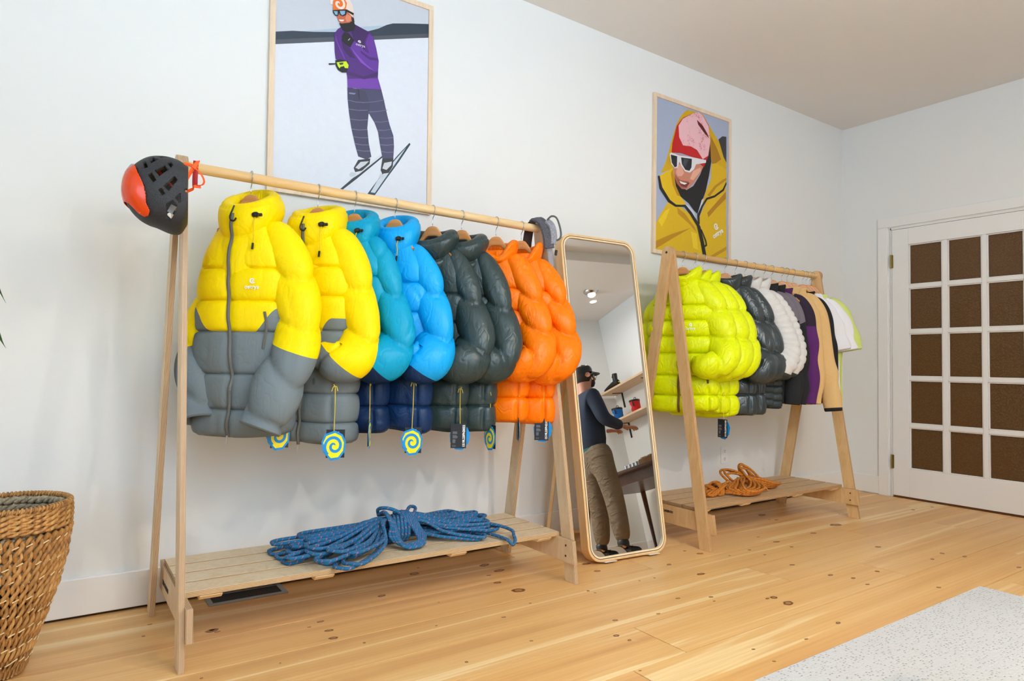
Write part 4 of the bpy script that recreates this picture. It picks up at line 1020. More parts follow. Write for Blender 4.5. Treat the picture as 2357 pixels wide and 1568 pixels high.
o = MB().add(PH.reshape(-1, 3), F).build('foam_shell', t.m, he, smooth=True, solid=.017)
o.modifiers['solid'].offset = 1
ORG = cpoly([(60, 430), (205, 425), (285, 455), (340, 590), (430, 770), (465, 900), (472, 1010), (528, 1115), (512, 1168), (462, 1182), (380, 1140), (240, 1010), (60, 900)])
GRP = cpoly([(60, 380), (215, 380), (285, 415), (292, 470), (150, 560), (60, 600)])
P2_ = PH.copy(); cc3 = np.array([Cc_[0], 0, Cc_[1]]); P2_ = cc3 + (P2_ - cc3) * 1.025
ci2 = (P2_[:-1, :-1] + P2_[1:, 1:]) / 2
inn_ = inpoly(ci2[..., 0], ci2[..., 2], ORG)
Fa = np.stack([idx[:-1, :-1], idx[1:, :-1], idx[1:, 1:], idx[:-1, 1:]], -1)
gsel = inpoly(ci2[..., 0], ci2[..., 2], GRP) & inn_
om = simple('glossy_orange_shell', (240, 74, 14), .18); gm = simple('grey_sticker', (150, 158, 168), .35)
b = MB(); b.add(P2_.reshape(-1, 3), Fa[inn_].tolist(), [1 if g else 0 for g in gsel[inn_]])
b.build('orange_cap', [om, gm], he, smooth=True, solid=.003)
ORT = cpoly([(250, 380), (330, 300), (470, 255), (480, 262), (380, 300), (300, 350), (262, 388)])
sel = inpoly(ci2[..., 0], ci2[..., 2], ORT)
MB().add(P2_.reshape(-1, 3), Fa[sel].tolist()).build('orange_top_panel', om, he, smooth=True, solid=.002)
q = h2(270 + 432 / 6.274, 330 + 1108 / 6.274)
text_obj('lettering', 'PETZL', .009, M['logo'], he, (q[0], -.060, q[1]), (PI / 2, math.radians(-22), math.radians(-38)), .0004, off=.0003)
red = simple('red_webbing', (176, 14, 22), .6); ostr = simple('orange_strap', (248, 92, 12), .6)
def hs(pts, w_, m_, name, y=-.03, ax=(0, 1, 0), yy=None):
    P_ = [(*h2(270 + a / 6.274, 330 + c / 6.274),) for a, c in pts]
    ys = yy or [y] * len(P_)
    return ribbon([(p_[0], y_, p_[1]) for p_, y_ in zip(P_, ys)], w_, m_, he, name, .0012, axis=ax, n=30)
hs([(520, 380), (700, 560), (850, 720), (780, 800), (900, 900)], .020, red, 'inner_strap', y=-.030, ax=(.4, 1, .3))
hs([(560, 430), (640, 520), (740, 560)], .020, red, 'inner_strap', y=-.01, ax=(.4, 1, .3))
MB().box((*h2(270 + 835 / 6.274, 330 + 1030 / 6.274)[:1], -.045, h2(0, 330 + 1030 / 6.274)[1]), (.016, .004, .026), rot=rotm('Y', 25)).build('foam_pad', simple('pad_white', (206, 206, 208), .6), he)
hs([(985, 350), (1060, 362), (1120, 385), (1190, 365)], .011, ostr, 'chin_strap', ax=(0, .2, 1), yy=[-.05, -.055, -.06, -.045])
hs([(995, 655), (1060, 520), (1130, 400), (1185, 300), (1190, 262)], .012, ostr, 'chin_strap', ax=(1, .2, .5), yy=[-.052, -.058, -.062, -.055, -.030])
hs([(1130, 400), (1220, 480), (1280, 580), (1262, 640), (1180, 655), (1140, 660)], .011, ostr, 'chin_strap', ax=(.5, .7, .2), yy=[-.060, -.070, -.070, -.064, -.058, -.050])
hs([(1165, 262), (1163, 400), (1162, 560), (1165, 650)], .016, red, 'chin_strap', ax=(1, 0, 0), yy=[-.03, -.02, -.02, -.03])
hs([(1040, 760), (1120, 720), (1150, 680), (1240, 668)], .011, ostr, 'chin_strap', ax=(.1, .2, 1), yy=[-.055, -.06, -.062, -.058])
q = h2(270 + 1140 / 6.274, 330 + 385 / 6.274)
MB().box((q[0], -.066, q[1]), (.012, .004, .018), rot=rotm('Y', 28)).build('buckle', ostr, he, bevel=.001)

# ------------------------------------------------------------------ grey padded waist belt over the right end of the near rack
e = empty('waist_belt', 'grey padded waist belt with gear loop draped over the right end of the near rack', 'belt', (1.86, -.36, 1.40), 0)
def L_(pts): return [(a - 1.86, b_ + .36, c - 1.40) for a, b_, c in pts]
t = NT('heather_grey'); n_ = t.noise(t.obj(), 420, 3); t.set(Base_Color=t.mix(t.ramp(n_, [(.4, (0, 0, 0, 1)), (.6, (1, 1, 1, 1))]), lin(60, 58, 64), lin(104, 104, 112)), Roughness=.9); t.bump(n_, .5, .002); hg = t.m
t = NT('light_heather'); n_ = t.noise(t.obj(), 380, 3); t.set(Base_Color=t.mix(t.ramp(n_, [(.4, (0, 0, 0, 1)), (.6, (1, 1, 1, 1))]), lin(116, 116, 124), lin(164, 164, 172)), Roughness=.9); t.bump(n_, .5, .002)
ribbon(L_([(1.864, -.352, 1.632), (1.868, -.385, 1.640), (1.872, -.430, 1.608), (1.878, -.452, 1.555), (1.884, -.458, 1.495)]), .052, hg, e, 'padded_band', .009, axis=(1, -.35, .25), n=40)
ribbon(L_([(1.868, -.352, 1.632), (1.862, -.332, 1.610), (1.858, -.318, 1.54), (1.858, -.312, 1.46)]), .046, simple('band_lining', (54, 32, 26), .8), e, 'band_lining', .004, axis=(1, -.3, 0), n=24)
ribbon(L_([(1.882, -.440, 1.625), (1.894, -.462, 1.600), (1.900, -.470, 1.555), (1.900, -.468, 1.515)]), .034, t.m, e, 'light_panel', .008, axis=(1, -.4, .3), n=30)
MB().tube(spline(L_([(1.875, -.450, 1.628), (1.888, -.468, 1.645), (1.908, -.482, 1.635), (1.924, -.490, 1.585), (1.926, -.490, 1.548), (1.912, -.480, 1.533), (1.895, -.470, 1.535)]), 40), .0045, 8).build('gear_loop', simple('grey_loop', (78, 82, 84), .5), e, smooth=True)
ribbon(L_([(1.888, -.456, 1.50), (1.892, -.460, 1.45), (1.896, -.460, 1.40)]), .026, simple('grey_webbing', (138, 136, 142), .7), e, 'webbing', .002, axis=(1, -.35, .1), n=16)
MB().box((1.914 - 1.86, -.472 + .36, .075), (.010, .010, .026), rot=rotm('Y', 8)).build('ladder_buckle', M['black'], e, bevel=.002)

# ------------------------------------------------------------------ ropes
def rope_mat(name, base, dark, fleck, k=60.0, fw=.5):
    t = NT(name); ls, an = t.attr('ls'), t.attr('an')
    d1 = t.math('SINE', t.math('MULTIPLY_ADD', ls, 260.0, t.math('MULTIPLY', an, 1.0))); d2 = t.math('SINE', t.math('MULTIPLY_ADD', ls, -260.0, t.math('MULTIPLY', an, 1.0)))
    f1 = t.math('MULTIPLY', t.math('GREATER_THAN', d1, .86), t.math('GREATER_THAN', t.math('SINE', t.math('MULTIPLY_ADD', an, 4.0, t.math('MULTIPLY', ls, 900.0))), -.2))
    f2 = t.math('GREATER_THAN', d2, .95)
    w1 = t.math('SINE', t.math('MULTIPLY_ADD', ls, 2200.0, t.math('MULTIPLY', an, 6.0))); w2 = t.math('SINE', t.math('MULTIPLY_ADD', ls, -2200.0, t.math('MULTIPLY', an, 6.0)))
    wv = t.math('MAXIMUM', w1, w2)
    c = t.mix(t.n('ShaderNodeMapRange', {'Value': wv, 'From Min': -.2, 'From Max': .7}).outputs[0], lin(dark), lin(base))
    c = t.mix(f1, c, lin(fleck)); 
    t.set(Base_Color=c, Roughness=.75); t.bump(wv, .5, .0008); return t.m
def petal(cx_, cy_, ex, ey, spread, z0, z1, sgn, r2):
    """one doubled strand: leaves the wrap, runs out, turns and comes back"""
    mx, my = (cx_ + ex) / 2, (cy_ + ey) / 2
    dx, dy = ex - cx_, ey - cy_; L = math.hypot(dx, dy); nx, ny = -dy / L, dx / L
    j = lambda s: r2.uniform(-s, s)
    return [(cx_ - dx * .06, cy_ + j(.015), z0 + .02), (cx_ + dx * .2, cy_ + dy * .2 + ny * spread * .35, z0 + .022 + j(.008)), (mx + nx * spread + j(.015), my + ny * spread + j(.015), (z0 + z1) / 2 + .006 + j(.006)),
            (ex - dx * .07 + nx * spread * .9, ey - dy * .07 + ny * spread * .9, z1 + j(.003)), (ex, ey + j(.01), z1), (ex - dx * .07 - nx * spread * .9, ey - dy * .07 - ny * spread * .9, z1 + j(.003)),
            (mx - nx * spread + j(.015), my - ny * spread + j(.015), (z0 + z1) / 2 + j(.006)), (cx_ + dx * .2, cy_ + dy * .2 - ny * spread * .35, z0 + .012 + j(.008)), (cx_ - dx * .06, cy_ + j(.015), z0)]
SZ = .2056
e = empty('climbing_rope', 'blue climbing rope with red flecks, coiled and knotted on the near rack shelf', 'rope', (1.18, -.33, SZ), 0)
b = MB(); r2 = random.Random(11); rr0 = .0073
n1 = 21
for i in range(n1):
    f = i / (n1 - 1); ex = .77 + .06 * math.sin(i * 2.4) + (.09 if f < .35 else 0) ; ey = -.60 + .34 * f + r2.uniform(-.02, .02)
    if f > .75: ex -= .02
    lay = rr0 + (i % 5) * .0125
    P_ = petal(1.15, -.345 + .03 * (f - .5), ex, ey, .028 + .022 * r2.random(), .022 + .055 * abs(math.sin(i * 1.7)), lay + SZ * 0, -1, r2)
    P_ = [(a - 1.18, c + .33, max(d, rr0 + .001)) for a, c, d in P_]; b.tube(spline(P_, 64), rr0, 8)
for i in range(n1):
    f = i / (n1 - 1); ex = 1.50 + .14 * math.sin(f * 2.6 + .2) + r2.uniform(-.03, .03); ey = -.52 + .36 * f + r2.uniform(-.02, .02)
    lay = rr0 + (i % 5) * .0125
    P_ = petal(1.22, -.345 + .04 * (f - .5), ex, ey, .024 + .020 * r2.random(), .022 + .055 * abs(math.sin(i * 2.1)), lay, 1, r2)
    P_ = [(a - 1.18, c + .33, max(d, rr0 + .001)) for a, c, d in P_]; b.tube(spline(P_, 64), rr0, 8)
# wraps of the knot round the bundle, hanging bights in front
for k in range(6):
    x0 = -.035 + .0155 * k; P_ = []
    for a in np.linspace(0, 2 * PI, 26)[:-1]:
        P_.append((x0 + .020 * math.sin(a) + .01 * math.sin(2 * a), .0 - .010 + .066 * math.cos(a), max(.052 + .052 * math.sin(a), rr0 + .001)))
    b.tube(P_, rr0, 8, closed=True)
for k in range(5):
    x0 = -.045 + .020 * k
    q_ = abs(k - 2) * .012; w_ = .018 + .010 * k
    P_ = [(-.020 - .006 * k, .04, .104), (-.030 - .004 * k, -.03, .112 + .004 * k), (-.020 - w_ * .4, -.085, .085), (.0 - w_, -.135 + q_, .035 + .004 * k), (.012 - w_ * .7, -.168 + q_, rr0 + .004 * k), (.030, -.180 + q_, rr0 + .004 * k), (.048 + w_ * .6, -.160 + q_, rr0 + .004 + .006 * k), (.046 + w_ * .7, -.105, .050), (.034 + .006 * k, -.04, .100 + .004 * k), (.015, .02, .112)]
    b.tube(spline(P_, 50), rr0, 8)
# big loose bights: behind the knot, one over the front edge at right
b.tube(spline([(.10, .03, .07), (.14, .08, .085), (.16, .11, .100), (.14, .12, .105), (.11, .09, .095), (.07, .05, .08)], 40), rr0, 8)
b.tube(spline([(.20, -.05, .05), (.34, -.02, .045), (.44, -.10, .035), (.475, -.185, .025), (.455, -.235, .014), (.44, -.268, .004), (.425, -.270, -.012), (.405, -.262, .008), (.395, -.20, .012), (.36, -.12, .02), (.26, -.09, .04)], 80), rr0, 8)
b.tube(spline([(.03, .0, .10), (.01, -.03, .125), (-.03, -.01, .14), (-.05, .03, .13), (-.04, .05, .10)], 40), rr0, 8)
b.build('rope', rope_mat('blue_rope', (16, 118, 168), (5, 76, 116), (190, 112, 122)), e, smooth=True)
MB().tube(spline([(.060, .05, .098), (.066, .052, .112), (.072, .05, .107), (.068, .048, .095)], 14), .0009, 6).build('wire_loop', M['metal'], e)

e = empty('climbing_rope', 'short orange climbing rope bundled loosely on the far rack shelf', 'rope', (3.47, -.35, SZ), 0)
b = MB(); r2 = random.Random(21); r1 = .0074
def T_(pts, n=70): b.tube(spline([(a, c, max(d, r1 + .001)) for a, c, d in pts], n), r1, 8)
U_ = lambda a: r2.uniform(-a, a)
for i in range(16):      # left bundle, hanging in a droop towards the front
    f = i / 15; zz = .010 + .016 * (i % 4)
    T_([(.03 + U_(.02), .01 + U_(.02), .05 + zz * .5), (-.05 + U_(.02), -.01 - .05 * f, .05 + zz * .4), (-.13 + U_(.02), -.02 - .10 * f, .030 + zz * .6), (-.20 + .05 * f, -.04 - .12 * f, .012 + zz * .5), (-.17 + .06 * f, -.085 - .10 * f, .012 + zz * .4), (-.08 + .06 * f, -.095 - .085 * f, .016 + zz * .5), (.0 + .02 * f, -.06 - .06 * f, .035 + zz * .5), (.05 + U_(.02), -.01, .05)])
for i in range(12):      # right bundle
    f = i / 11; zz = .012 * (i % 4)
    T_([(.0, .01, .055), (.08, .055 - .05 * f, .050 + zz * .6), (.18 + U_(.02), .06 - .09 * f, .026 + zz), (.27 + U_(.02), .045 - .10 * f, .010 + zz * .7), (.285 + U_(.015), .01 - .09 * f, .010 + zz * .6), (.20, -.02 - .07 * f, .014 + zz * .8), (.10, -.02 - .03 * f, .035 + zz), (.02, .0, .05)])
for i in range(8):       # far left tail with its own twist
    T_([(-.12, .03 - .006 * i, .030 + .006 * i), (-.22, .05 - .010 * i, .024 + .007 * (i % 4)), (-.30 - .008 * i, .035 - .012 * i, .014 + .008 * (i % 3)), (-.345 + .01 * (i % 3), .0 - .008 * i, .012), (-.31, -.035 - .004 * i, .012 + .008 * (i % 3)), (-.22, -.02 - .006 * i, .020 + .006 * i), (-.13, .0, .035)])
for k in range(3): T_([(-.235 - .012 * k, .045, .040), (-.220 - .012 * k, .0, .072), (-.228 - .012 * k, -.050, .045), (-.245 - .012 * k, -.060, .010), (-.262 - .012 * k, -.015, .040), (-.25 - .012 * k, .04, .050)])
T_([(-.10, -.04, .06), (-.10, .03, .105), (-.05, .07, .122), (.02, .05, .110), (.06, -.02, .080), (.09, -.08, .045), (.115, -.115, .010)])
T_([(-.12, .0, .07), (-.11, .06, .108), (-.04, .09, .118), (.03, .06, .100), (.08, .03, .07)])
T_([(-.11, -.03, .07), (-.08, .03, .095), (-.01, .05, .100), (.05, .0, .085), (.07, -.07, .05), (.03, -.12, .02)])
T_([(.06, -.09, .02), (.04, -.02, .085), (.055, .04, .132), (.10, .06, .142), (.145, .03, .115), (.145, -.04, .062), (.11, -.09, .030), (.07, -.10, .016)])
T_([(.05, .0, .08), (.07, .05, .118), (.11, .04, .120), (.12, -.01, .08)])
T_([(.12, .08, .06), (.135, .11, .12), (.148, .10, .138), (.165, .085, .12), (.20, .06, .05)])
b.build('rope', rope_mat('orange_rope', (222, 134, 30), (176, 98, 20), (110, 60, 60), 40.0), e, smooth=True)
# ------------------------------------------------------------------ basket and plant at the left
e = empty('wicker_basket', 'tall tapered basket woven from water hyacinth, beside the near rack at the left', 'basket', (-.100, -.393, 0), .4)
prof = [(0, .055), (.05, .068), (.10, .083), (.16, .102), (.22, .120), (.28, .136), (.34, .147), (.41, .156), (.44, .158)]
rz = lambda z: np.interp(z, [p[0] for p in prof], [p[1] for p in prof])
def mk_straw(name, a, b_, c_):
    t = NT(name); oi = t.n('ShaderNodeObjectInfo').outputs['Random']; g = t.noise(t.obj((60, 60, 7)), 1.6, 4, .65)
    c = t.ramp(g, [(.30, lin(a)), (.52, lin(b_)), (.72, lin(c_))])
    c = t.mix(t.math('MULTIPLY', oi, .5), c, lin(tuple(x * .72 for x in b_)))
    t.set(Base_Color=c, Roughness=.6); t.bump(t.noise(t.obj((180, 180, 20)), 1.0, 3), .7, .003); return t.m
straw = mk_straw('dried_hyacinth', (116, 72, 34), (196, 138, 72), (226, 178, 108)); straw2 = mk_straw('grey_hyacinth', (110, 92, 70), (160, 142, 114), (190, 172, 142))
MB().grid(np.stack([np.stack([(rz(z) - .012) * np.cos(a_), (rz(z) - .012) * np.sin(a_), 0 * a_ + z], -1) for z in np.linspace(.012, .43, 16) for a_ in [np.linspace(0, 2 * PI, 41)[:-1]]]), cv=True).build('inner_shell', simple('basket_inner_dark', (58, 40, 26), .9), e)
MB().tube([(0, 0, .004), (0, 0, .014)], .055, 24).build('base', straw, e)
ncol = 40; base = None
for k in range(ncol):
    if k % 8 == 0:
        b = MB(); zz = np.linspace(.006, .428, 60)
        for s in (0, PI):
            ph = zz * 105 * (1 + .06 * math.sin(k)) + s + k; rr_ = rz(zz)
            wd = .0062 * (rr_ / .15) ** .6 + .0012 * np.sin(zz * 40 + k + s)
            tg = np.sin(ph) * .0075 * rr_ / .14; nr = np.cos(ph) * .0050
            b.tube(np.stack([rr_ + nr + .002, tg, zz], -1), np.maximum(wd, .003), 7)
        proto_m = b.build('braid', straw, e, smooth=True)
        proto_m.rotation_euler = (0, 0, k * 2 * PI / ncol); pm = proto_m.data
    else:
        o = bpy.data.objects.new('braid', pm); link(o, e); o.rotation_euler = (0, 0, k * 2 * PI / ncol)
rr_r = random.Random(8)
def hoop(z, r, th_, tw, name, m_, n=150, two=True):
    b = MB(); a = np.linspace(0, 2 * PI, n + 1)[:-1]
    for s in ((0, PI) if two else (0,)):
        R_ = r + th_ * .55 * np.cos(a * tw + s); Z_ = z + th_ * .75 * np.sin(a * tw + s)
        b.tube(np.stack([R_ * np.cos(a), R_ * np.sin(a), Z_], -1), th_ * (.75 + .15 * np.sin(a * 9 + s)), 7, closed=True)
    return b.build(name, m_, e, smooth=True)
for z, rr_ in ((.442, .160), (.458, .161), (.473, .161), (.487, .160)): hoop(z, rr_, .0070, 16, 'rim_coil', straw)
# whipped top rim
b = MB(); a = np.linspace(0, 2 * PI, 901)[:-1]; q = a * 95
b.tube(np.stack([(.158 + .0075 * np.cos(q)) * np.cos(a), (.158 + .0075 * np.cos(q)) * np.sin(a), .502 + .0075 * np.sin(q)], -1), .0030, 5, closed=True)
b.tube(np.stack([.158 * np.cos(a[::8]), .158 * np.sin(a[::8]), .502 + 0 * a[::8]], -1), .0062, 8, closed=True)
b.build('rim_binding', straw, e, smooth=True)
for k, z in enumerate(np.linspace(.30, .485, 9)): hoop(z, rz(min(z, .44)) - .010, .0095, 22, 'inner_weave', straw2, 110)
MB().tube([(0, 0, .285), (0, 0, .300)], .128, 28).build('liner', simple('liner_dark', (70, 62, 52), .9), e)
# pale horizontal stitches
b = MB()
for z0 in np.linspace(.05, .40, 8):
    for k in range(26):
        a0 = k * 2 * PI / 26 + (z0 * 31 % 1) * .24 + rr_r.uniform(-.04, .04); z = z0 + rr_r.uniform(-.008, .008); R_ = rz(z) + .0105
        aa = np.linspace(a0, a0 + .016 / R_, 5); b.tube(np.stack([R_ * np.cos(aa), R_ * np.sin(aa), z + .003 * np.linspace(-1, 1, 5)], -1), .0019, 5)
o = b.build('stitches', simple('pale_reed', (226, 198, 148), .6), e); o['kind'] = 'stuff'

e = empty('potted_plant', 'dark green strap-leaved plant whose leaf tips enter at the left edge', 'plant', (-.62, -.62, 0), 0)
b = MB(); 
P_ = [(0, .005), (.10, .005), (.13, .02), (.155, .26), (.165, .28), (.15, .285), (.14, .27), (.0, .265)]
a = np.linspace(0, 2 * PI, 33)[:-1]; b.grid(np.stack([np.stack([r * np.cos(a), r * np.sin(a), 0 * a + z], -1) for r, z in P_]), cv=True); b.build('pot', simple('grey_pot', (120, 118, 114), .6), e, smooth=False)
MB().tube(spline([(0, 0, .26), (.02, .01, .6), (.0, .02, 1.0), (.02, 0, 1.25)], 20), .016, 10).build('stem', simple('plant_stem', (96, 78, 52), .8), e, smooth=True)
leafm = NT('strap_leaf'); lv = leafm.noise(leafm.obj((60, 60, 4)), 1, 2); leafm.set(Base_Color=leafm.mix(lv, lin(20, 58, 24), lin(48, 98, 36)), Roughness=.35)
def leaf(pts, w_):
    S = spline(pts, 26); t_ = np.linspace(0, 1, 26); wd = w_ * np.sin(PI * np.clip(t_ * .9 + .08, 0, 1)) ** .7 * np.minimum(1, (1 - t_) * 4 + .02)
    T = np.gradient(S, axis=0); T /= np.linalg.norm(T, axis=1)[:, None]; s_ = np.cross(T, [0, 0.25, 1.0]); s_ /= np.linalg.norm(s_, axis=1)[:, None]; nn = np.cross(s_, T)
    G = np.stack([S - s_ * wd[:, None] + nn * wd[:, None] * .3, S, S + s_ * wd[:, None] + nn * wd[:, None] * .3], 1)
    return MB().grid(G).build('leaf', leafm.m, e, smooth=True, solid=.0006)
# two leaves whose tips come into view, the rest arch round the stem
leaf([(.0, .0, 1.22), (.20, .05, 1.40), (.36, .09, 1.30), (.455, .115, 1.18), (.500, .125, 1.095)], .019)
leaf([(.0, .0, 1.10), (.22, .05, 1.20), (.38, .09, 1.12), (.465, .115, 1.03), (.505, .125, .965)], .026)
for k in range(16):
    a0 = 1.2 + k * .29; z0 = 1.0 + .016 * k; L = .30 + .06 * math.sin(k * 2.3)
    leaf([(0, 0, z0), (L * .45 * math.cos(a0), L * .45 * math.sin(a0), z0 + .20), (L * .85 * math.cos(a0), L * .85 * math.sin(a0), z0 + .12), (L * 1.05 * math.cos(a0), L * 1.05 * math.sin(a0), z0 - .10)], .020)
# ------------------------------------------------------------------ framed photo prints on the back wall (flat printed shapes, millimetres from the frame's lower left corner)
ART1 = [((176, 194, 210), [(21, 683), (176, 741), (466, 848), (745, 940), (747, 864), (23, 635)]), ((226, 230, 240), [(7, 630), (283, 721), (482, 787), (516, 800), (764, 880), (786, 4), (30, -107)]), ((46, 58, 74), [(5, 684), (98, 716), (188, 738), (282, 765), (446, 818), (494, 844), (535, 874), (567, 891), (657, 918), (762, 947), (764, 879), (516, 800), (482, 787), (283, 721), (7, 630)]), ((78, 82, 92), [(6, 650), (283, 742), (481, 805), (763, 900), (764, 880), (482, 787), (283, 722), (7, 631)]), ((26, 40, 52), [(313, 48), (322, 45), (399, 116), (526, 240), (520, 248), (398, 134)]), ((214, 220, 230), [(360, 100), (411, 151), (504, 243), (520, 250), (522, 245), (411, 140)]), ((18, 58, 70), [(444, 43), (480, 41), (538, 130), (606, 230), (667, 328), (661, 334), (602, 264), (533, 175)]), ((206, 214, 226), [(467, 64), (500, 125), (602, 256), (644, 308), (609, 251), (521, 115), (488, 64)]), ((38, 40, 48), [(383, 163), (404, 204), (463, 222), (460, 196), (424, 158), (391, 145)]), ((206, 210, 218), [(391, 166), (416, 197), (457, 208), (437, 185), (407, 161)]), ((38, 40, 48), [(515, 175), (523, 234), (579, 245), (576, 204), (556, 170), (523, 160)]), ((206, 210, 218), [(523, 185), (532, 213), (571, 227), (568, 209), (544, 182)]), ((200, 206, 214), [(362, 129), (372, 142), (398, 141), (385, 125), (369, 120)]), ((200, 206, 214), [(505, 139), (514, 157), (537, 158), (527, 139)]), ((66, 66, 98), [(387, 532), (512, 560), (528, 505), (544, 443), (557, 400), (577, 351), (581, 299), (578, 243), (523, 233), (509, 297), (499, 354), (480, 395), (452, 431), (419, 459)]), ((58, 58, 88), [(347, 528), (400, 532), (434, 531), (460, 469), (451, 426), (446, 361), (454, 292), (468, 230), (444, 213), (404, 220), (388, 271), (369, 344), (357, 412), (349, 474)]), ((112, 112, 148), [(350, 471), (389, 471), (429, 478), (429, 475), (389, 468), (350, 468)]), ((112, 112, 148), [(355, 431), (401, 435), (447, 446), (447, 443), (401, 432), (356, 428)]), ((112, 112, 148), [(361, 386), (404, 390), (447, 401), (447, 398), (404, 387), (361, 383)]), ((112, 112, 148), [(371, 342), (408, 345), (446, 355), (446, 352), (408, 342), (371, 338)]), ((112, 112, 148), [(379, 308), (414, 310), (450, 318), (450, 315), (414, 307), (379, 305)]), ((112, 112, 148), [(386, 278), (420, 278), (454, 285), (455, 282), (420, 275), (386, 274)]), ((112, 112, 148), [(394, 250), (428, 251), (462, 258), (462, 254), (428, 248), (394, 247)]), ((108, 108, 144), [(419, 475), (473, 491), (528, 513), (528, 510), (473, 488), (419, 472)]), ((108, 108, 144), [(450, 439), (496, 451), (543, 469), (543, 466), (496, 448), (450, 436)]), ((108, 108, 144), [(482, 399), (517, 405), (551, 418), (551, 415), (517, 402), (482, 396)]), ((108, 108, 144), [(499, 364), (531, 369), (563, 381), (563, 378), (531, 366), (499, 360)]), ((108, 108, 144), [(505, 329), (540, 333), (575, 344), (575, 340), (540, 330), (506, 326)]), ((108, 108, 144), [(509, 297), (544, 301), (579, 311), (579, 308), (544, 297), (509, 293)]), ((108, 108, 144), [(517, 266), (548, 267), (580, 275), (580, 272), (548, 264), (517, 262)]), ((132, 132, 168), [(355, 506), (388, 510), (381, 502), (355, 499)]), ((40, 40, 62), [(395, 528), (403, 530), (408, 486), (403, 481)]), ((78, 34, 122), [(281, 756), (298, 783), (320, 803), (379, 828), (419, 819), (450, 813), (468, 796), (484, 745), (497, 689), (495, 646), (494, 609), (512, 557), (348, 525), (345, 576), (340, 600), (318, 632), (290, 642), (285, 674)]), ((56, 22, 88), [(379, 825), (423, 817), (447, 810), (427, 768), (426, 715), (408, 742), (374, 752), (361, 787)]), ((58, 24, 92), [(315, 740), (355, 707), (383, 670), (357, 669), (323, 698)]), ((112, 58, 166), [(346, 566), (494, 606), (512, 557), (348, 525)]), ((60, 26, 96), [(345, 602), (425, 597), (494, 636), (493, 616), (426, 584), (346, 586)]), ((104, 50, 158), [(289, 758), (296, 728), (317, 690), (332, 662), (337, 647), (325, 660), (300, 704), (287, 732)]), ((96, 46, 150), [(376, 749), (405, 738), (432, 714), (449, 712), (431, 756), (447, 803), (466, 796), (483, 745), (497, 689), (494, 641), (476, 633), (431, 651), (393, 679), (354, 715)]), ((70, 30, 112), [(405, 715), (450, 696), (491, 701), (494, 689), (450, 683), (409, 702)]), ((128, 72, 184), [(361, 715), (396, 685), (434, 657), (473, 638), (451, 640), (410, 658), (376, 691)]), ((20, 20, 24), [(303, 810), (372, 842), (380, 821), (373, 797), (340, 780), (322, 782), (312, 797)]), ((196, 100, 70), [(286, 859), (344, 878), (372, 871), (369, 847), (352, 828), (313, 812), (300, 819), (293, 836)]), ((226, 132, 96), [(338, 863), (359, 860), (357, 837), (339, 827), (331, 842)]), ((240, 226, 214), [(301, 827), (327, 834), (321, 824), (306, 821)]), ((40, 26, 24), [(359, 859), (372, 856), (376, 837), (364, 834)]), ((236, 214, 200), [(276, 864), (276, 901), (285, 928), (309, 947), (342, 945), (364, 917), (372, 881), (368, 856), (344, 873), (332, 881)]), ((240, 112, 18), [(273, 865), (275, 904), (292, 926), (323, 934), (338, 915), (333, 882), (286, 864)]), ((14, 14, 18), [(272, 861), (337, 885), (372, 878), (369, 867), (339, 874), (334, 857), (319, 847), (306, 849), (302, 858), (297, 841), (284, 839), (274, 850)]), ((132, 176, 208), [(277, 858), (295, 863), (295, 846), (284, 844)]), ((132, 176, 208), [(305, 868), (330, 876), (329, 861), (317, 851), (309, 855)]), ((20, 20, 26), [(317, 754), (328, 778), (350, 777), (375, 752), (357, 714), (333, 725), (318, 735)]), ((200, 200, 204), [(345, 744), (354, 756), (356, 754), (348, 743)]), ((20, 20, 26), [(288, 636), (311, 647), (347, 646), (350, 622), (342, 594), (320, 588), (301, 595), (290, 612)]), ((206, 232, 20), [(294, 628), (339, 645), (350, 630), (348, 615), (333, 612), (329, 620), (312, 612), (309, 604), (301, 611)]), ((60, 60, 56), [(305, 628), (326, 636), (324, 626), (310, 620)]), ((14, 14, 18), [(258, 614), (294, 624), (294, 619), (259, 607)])]
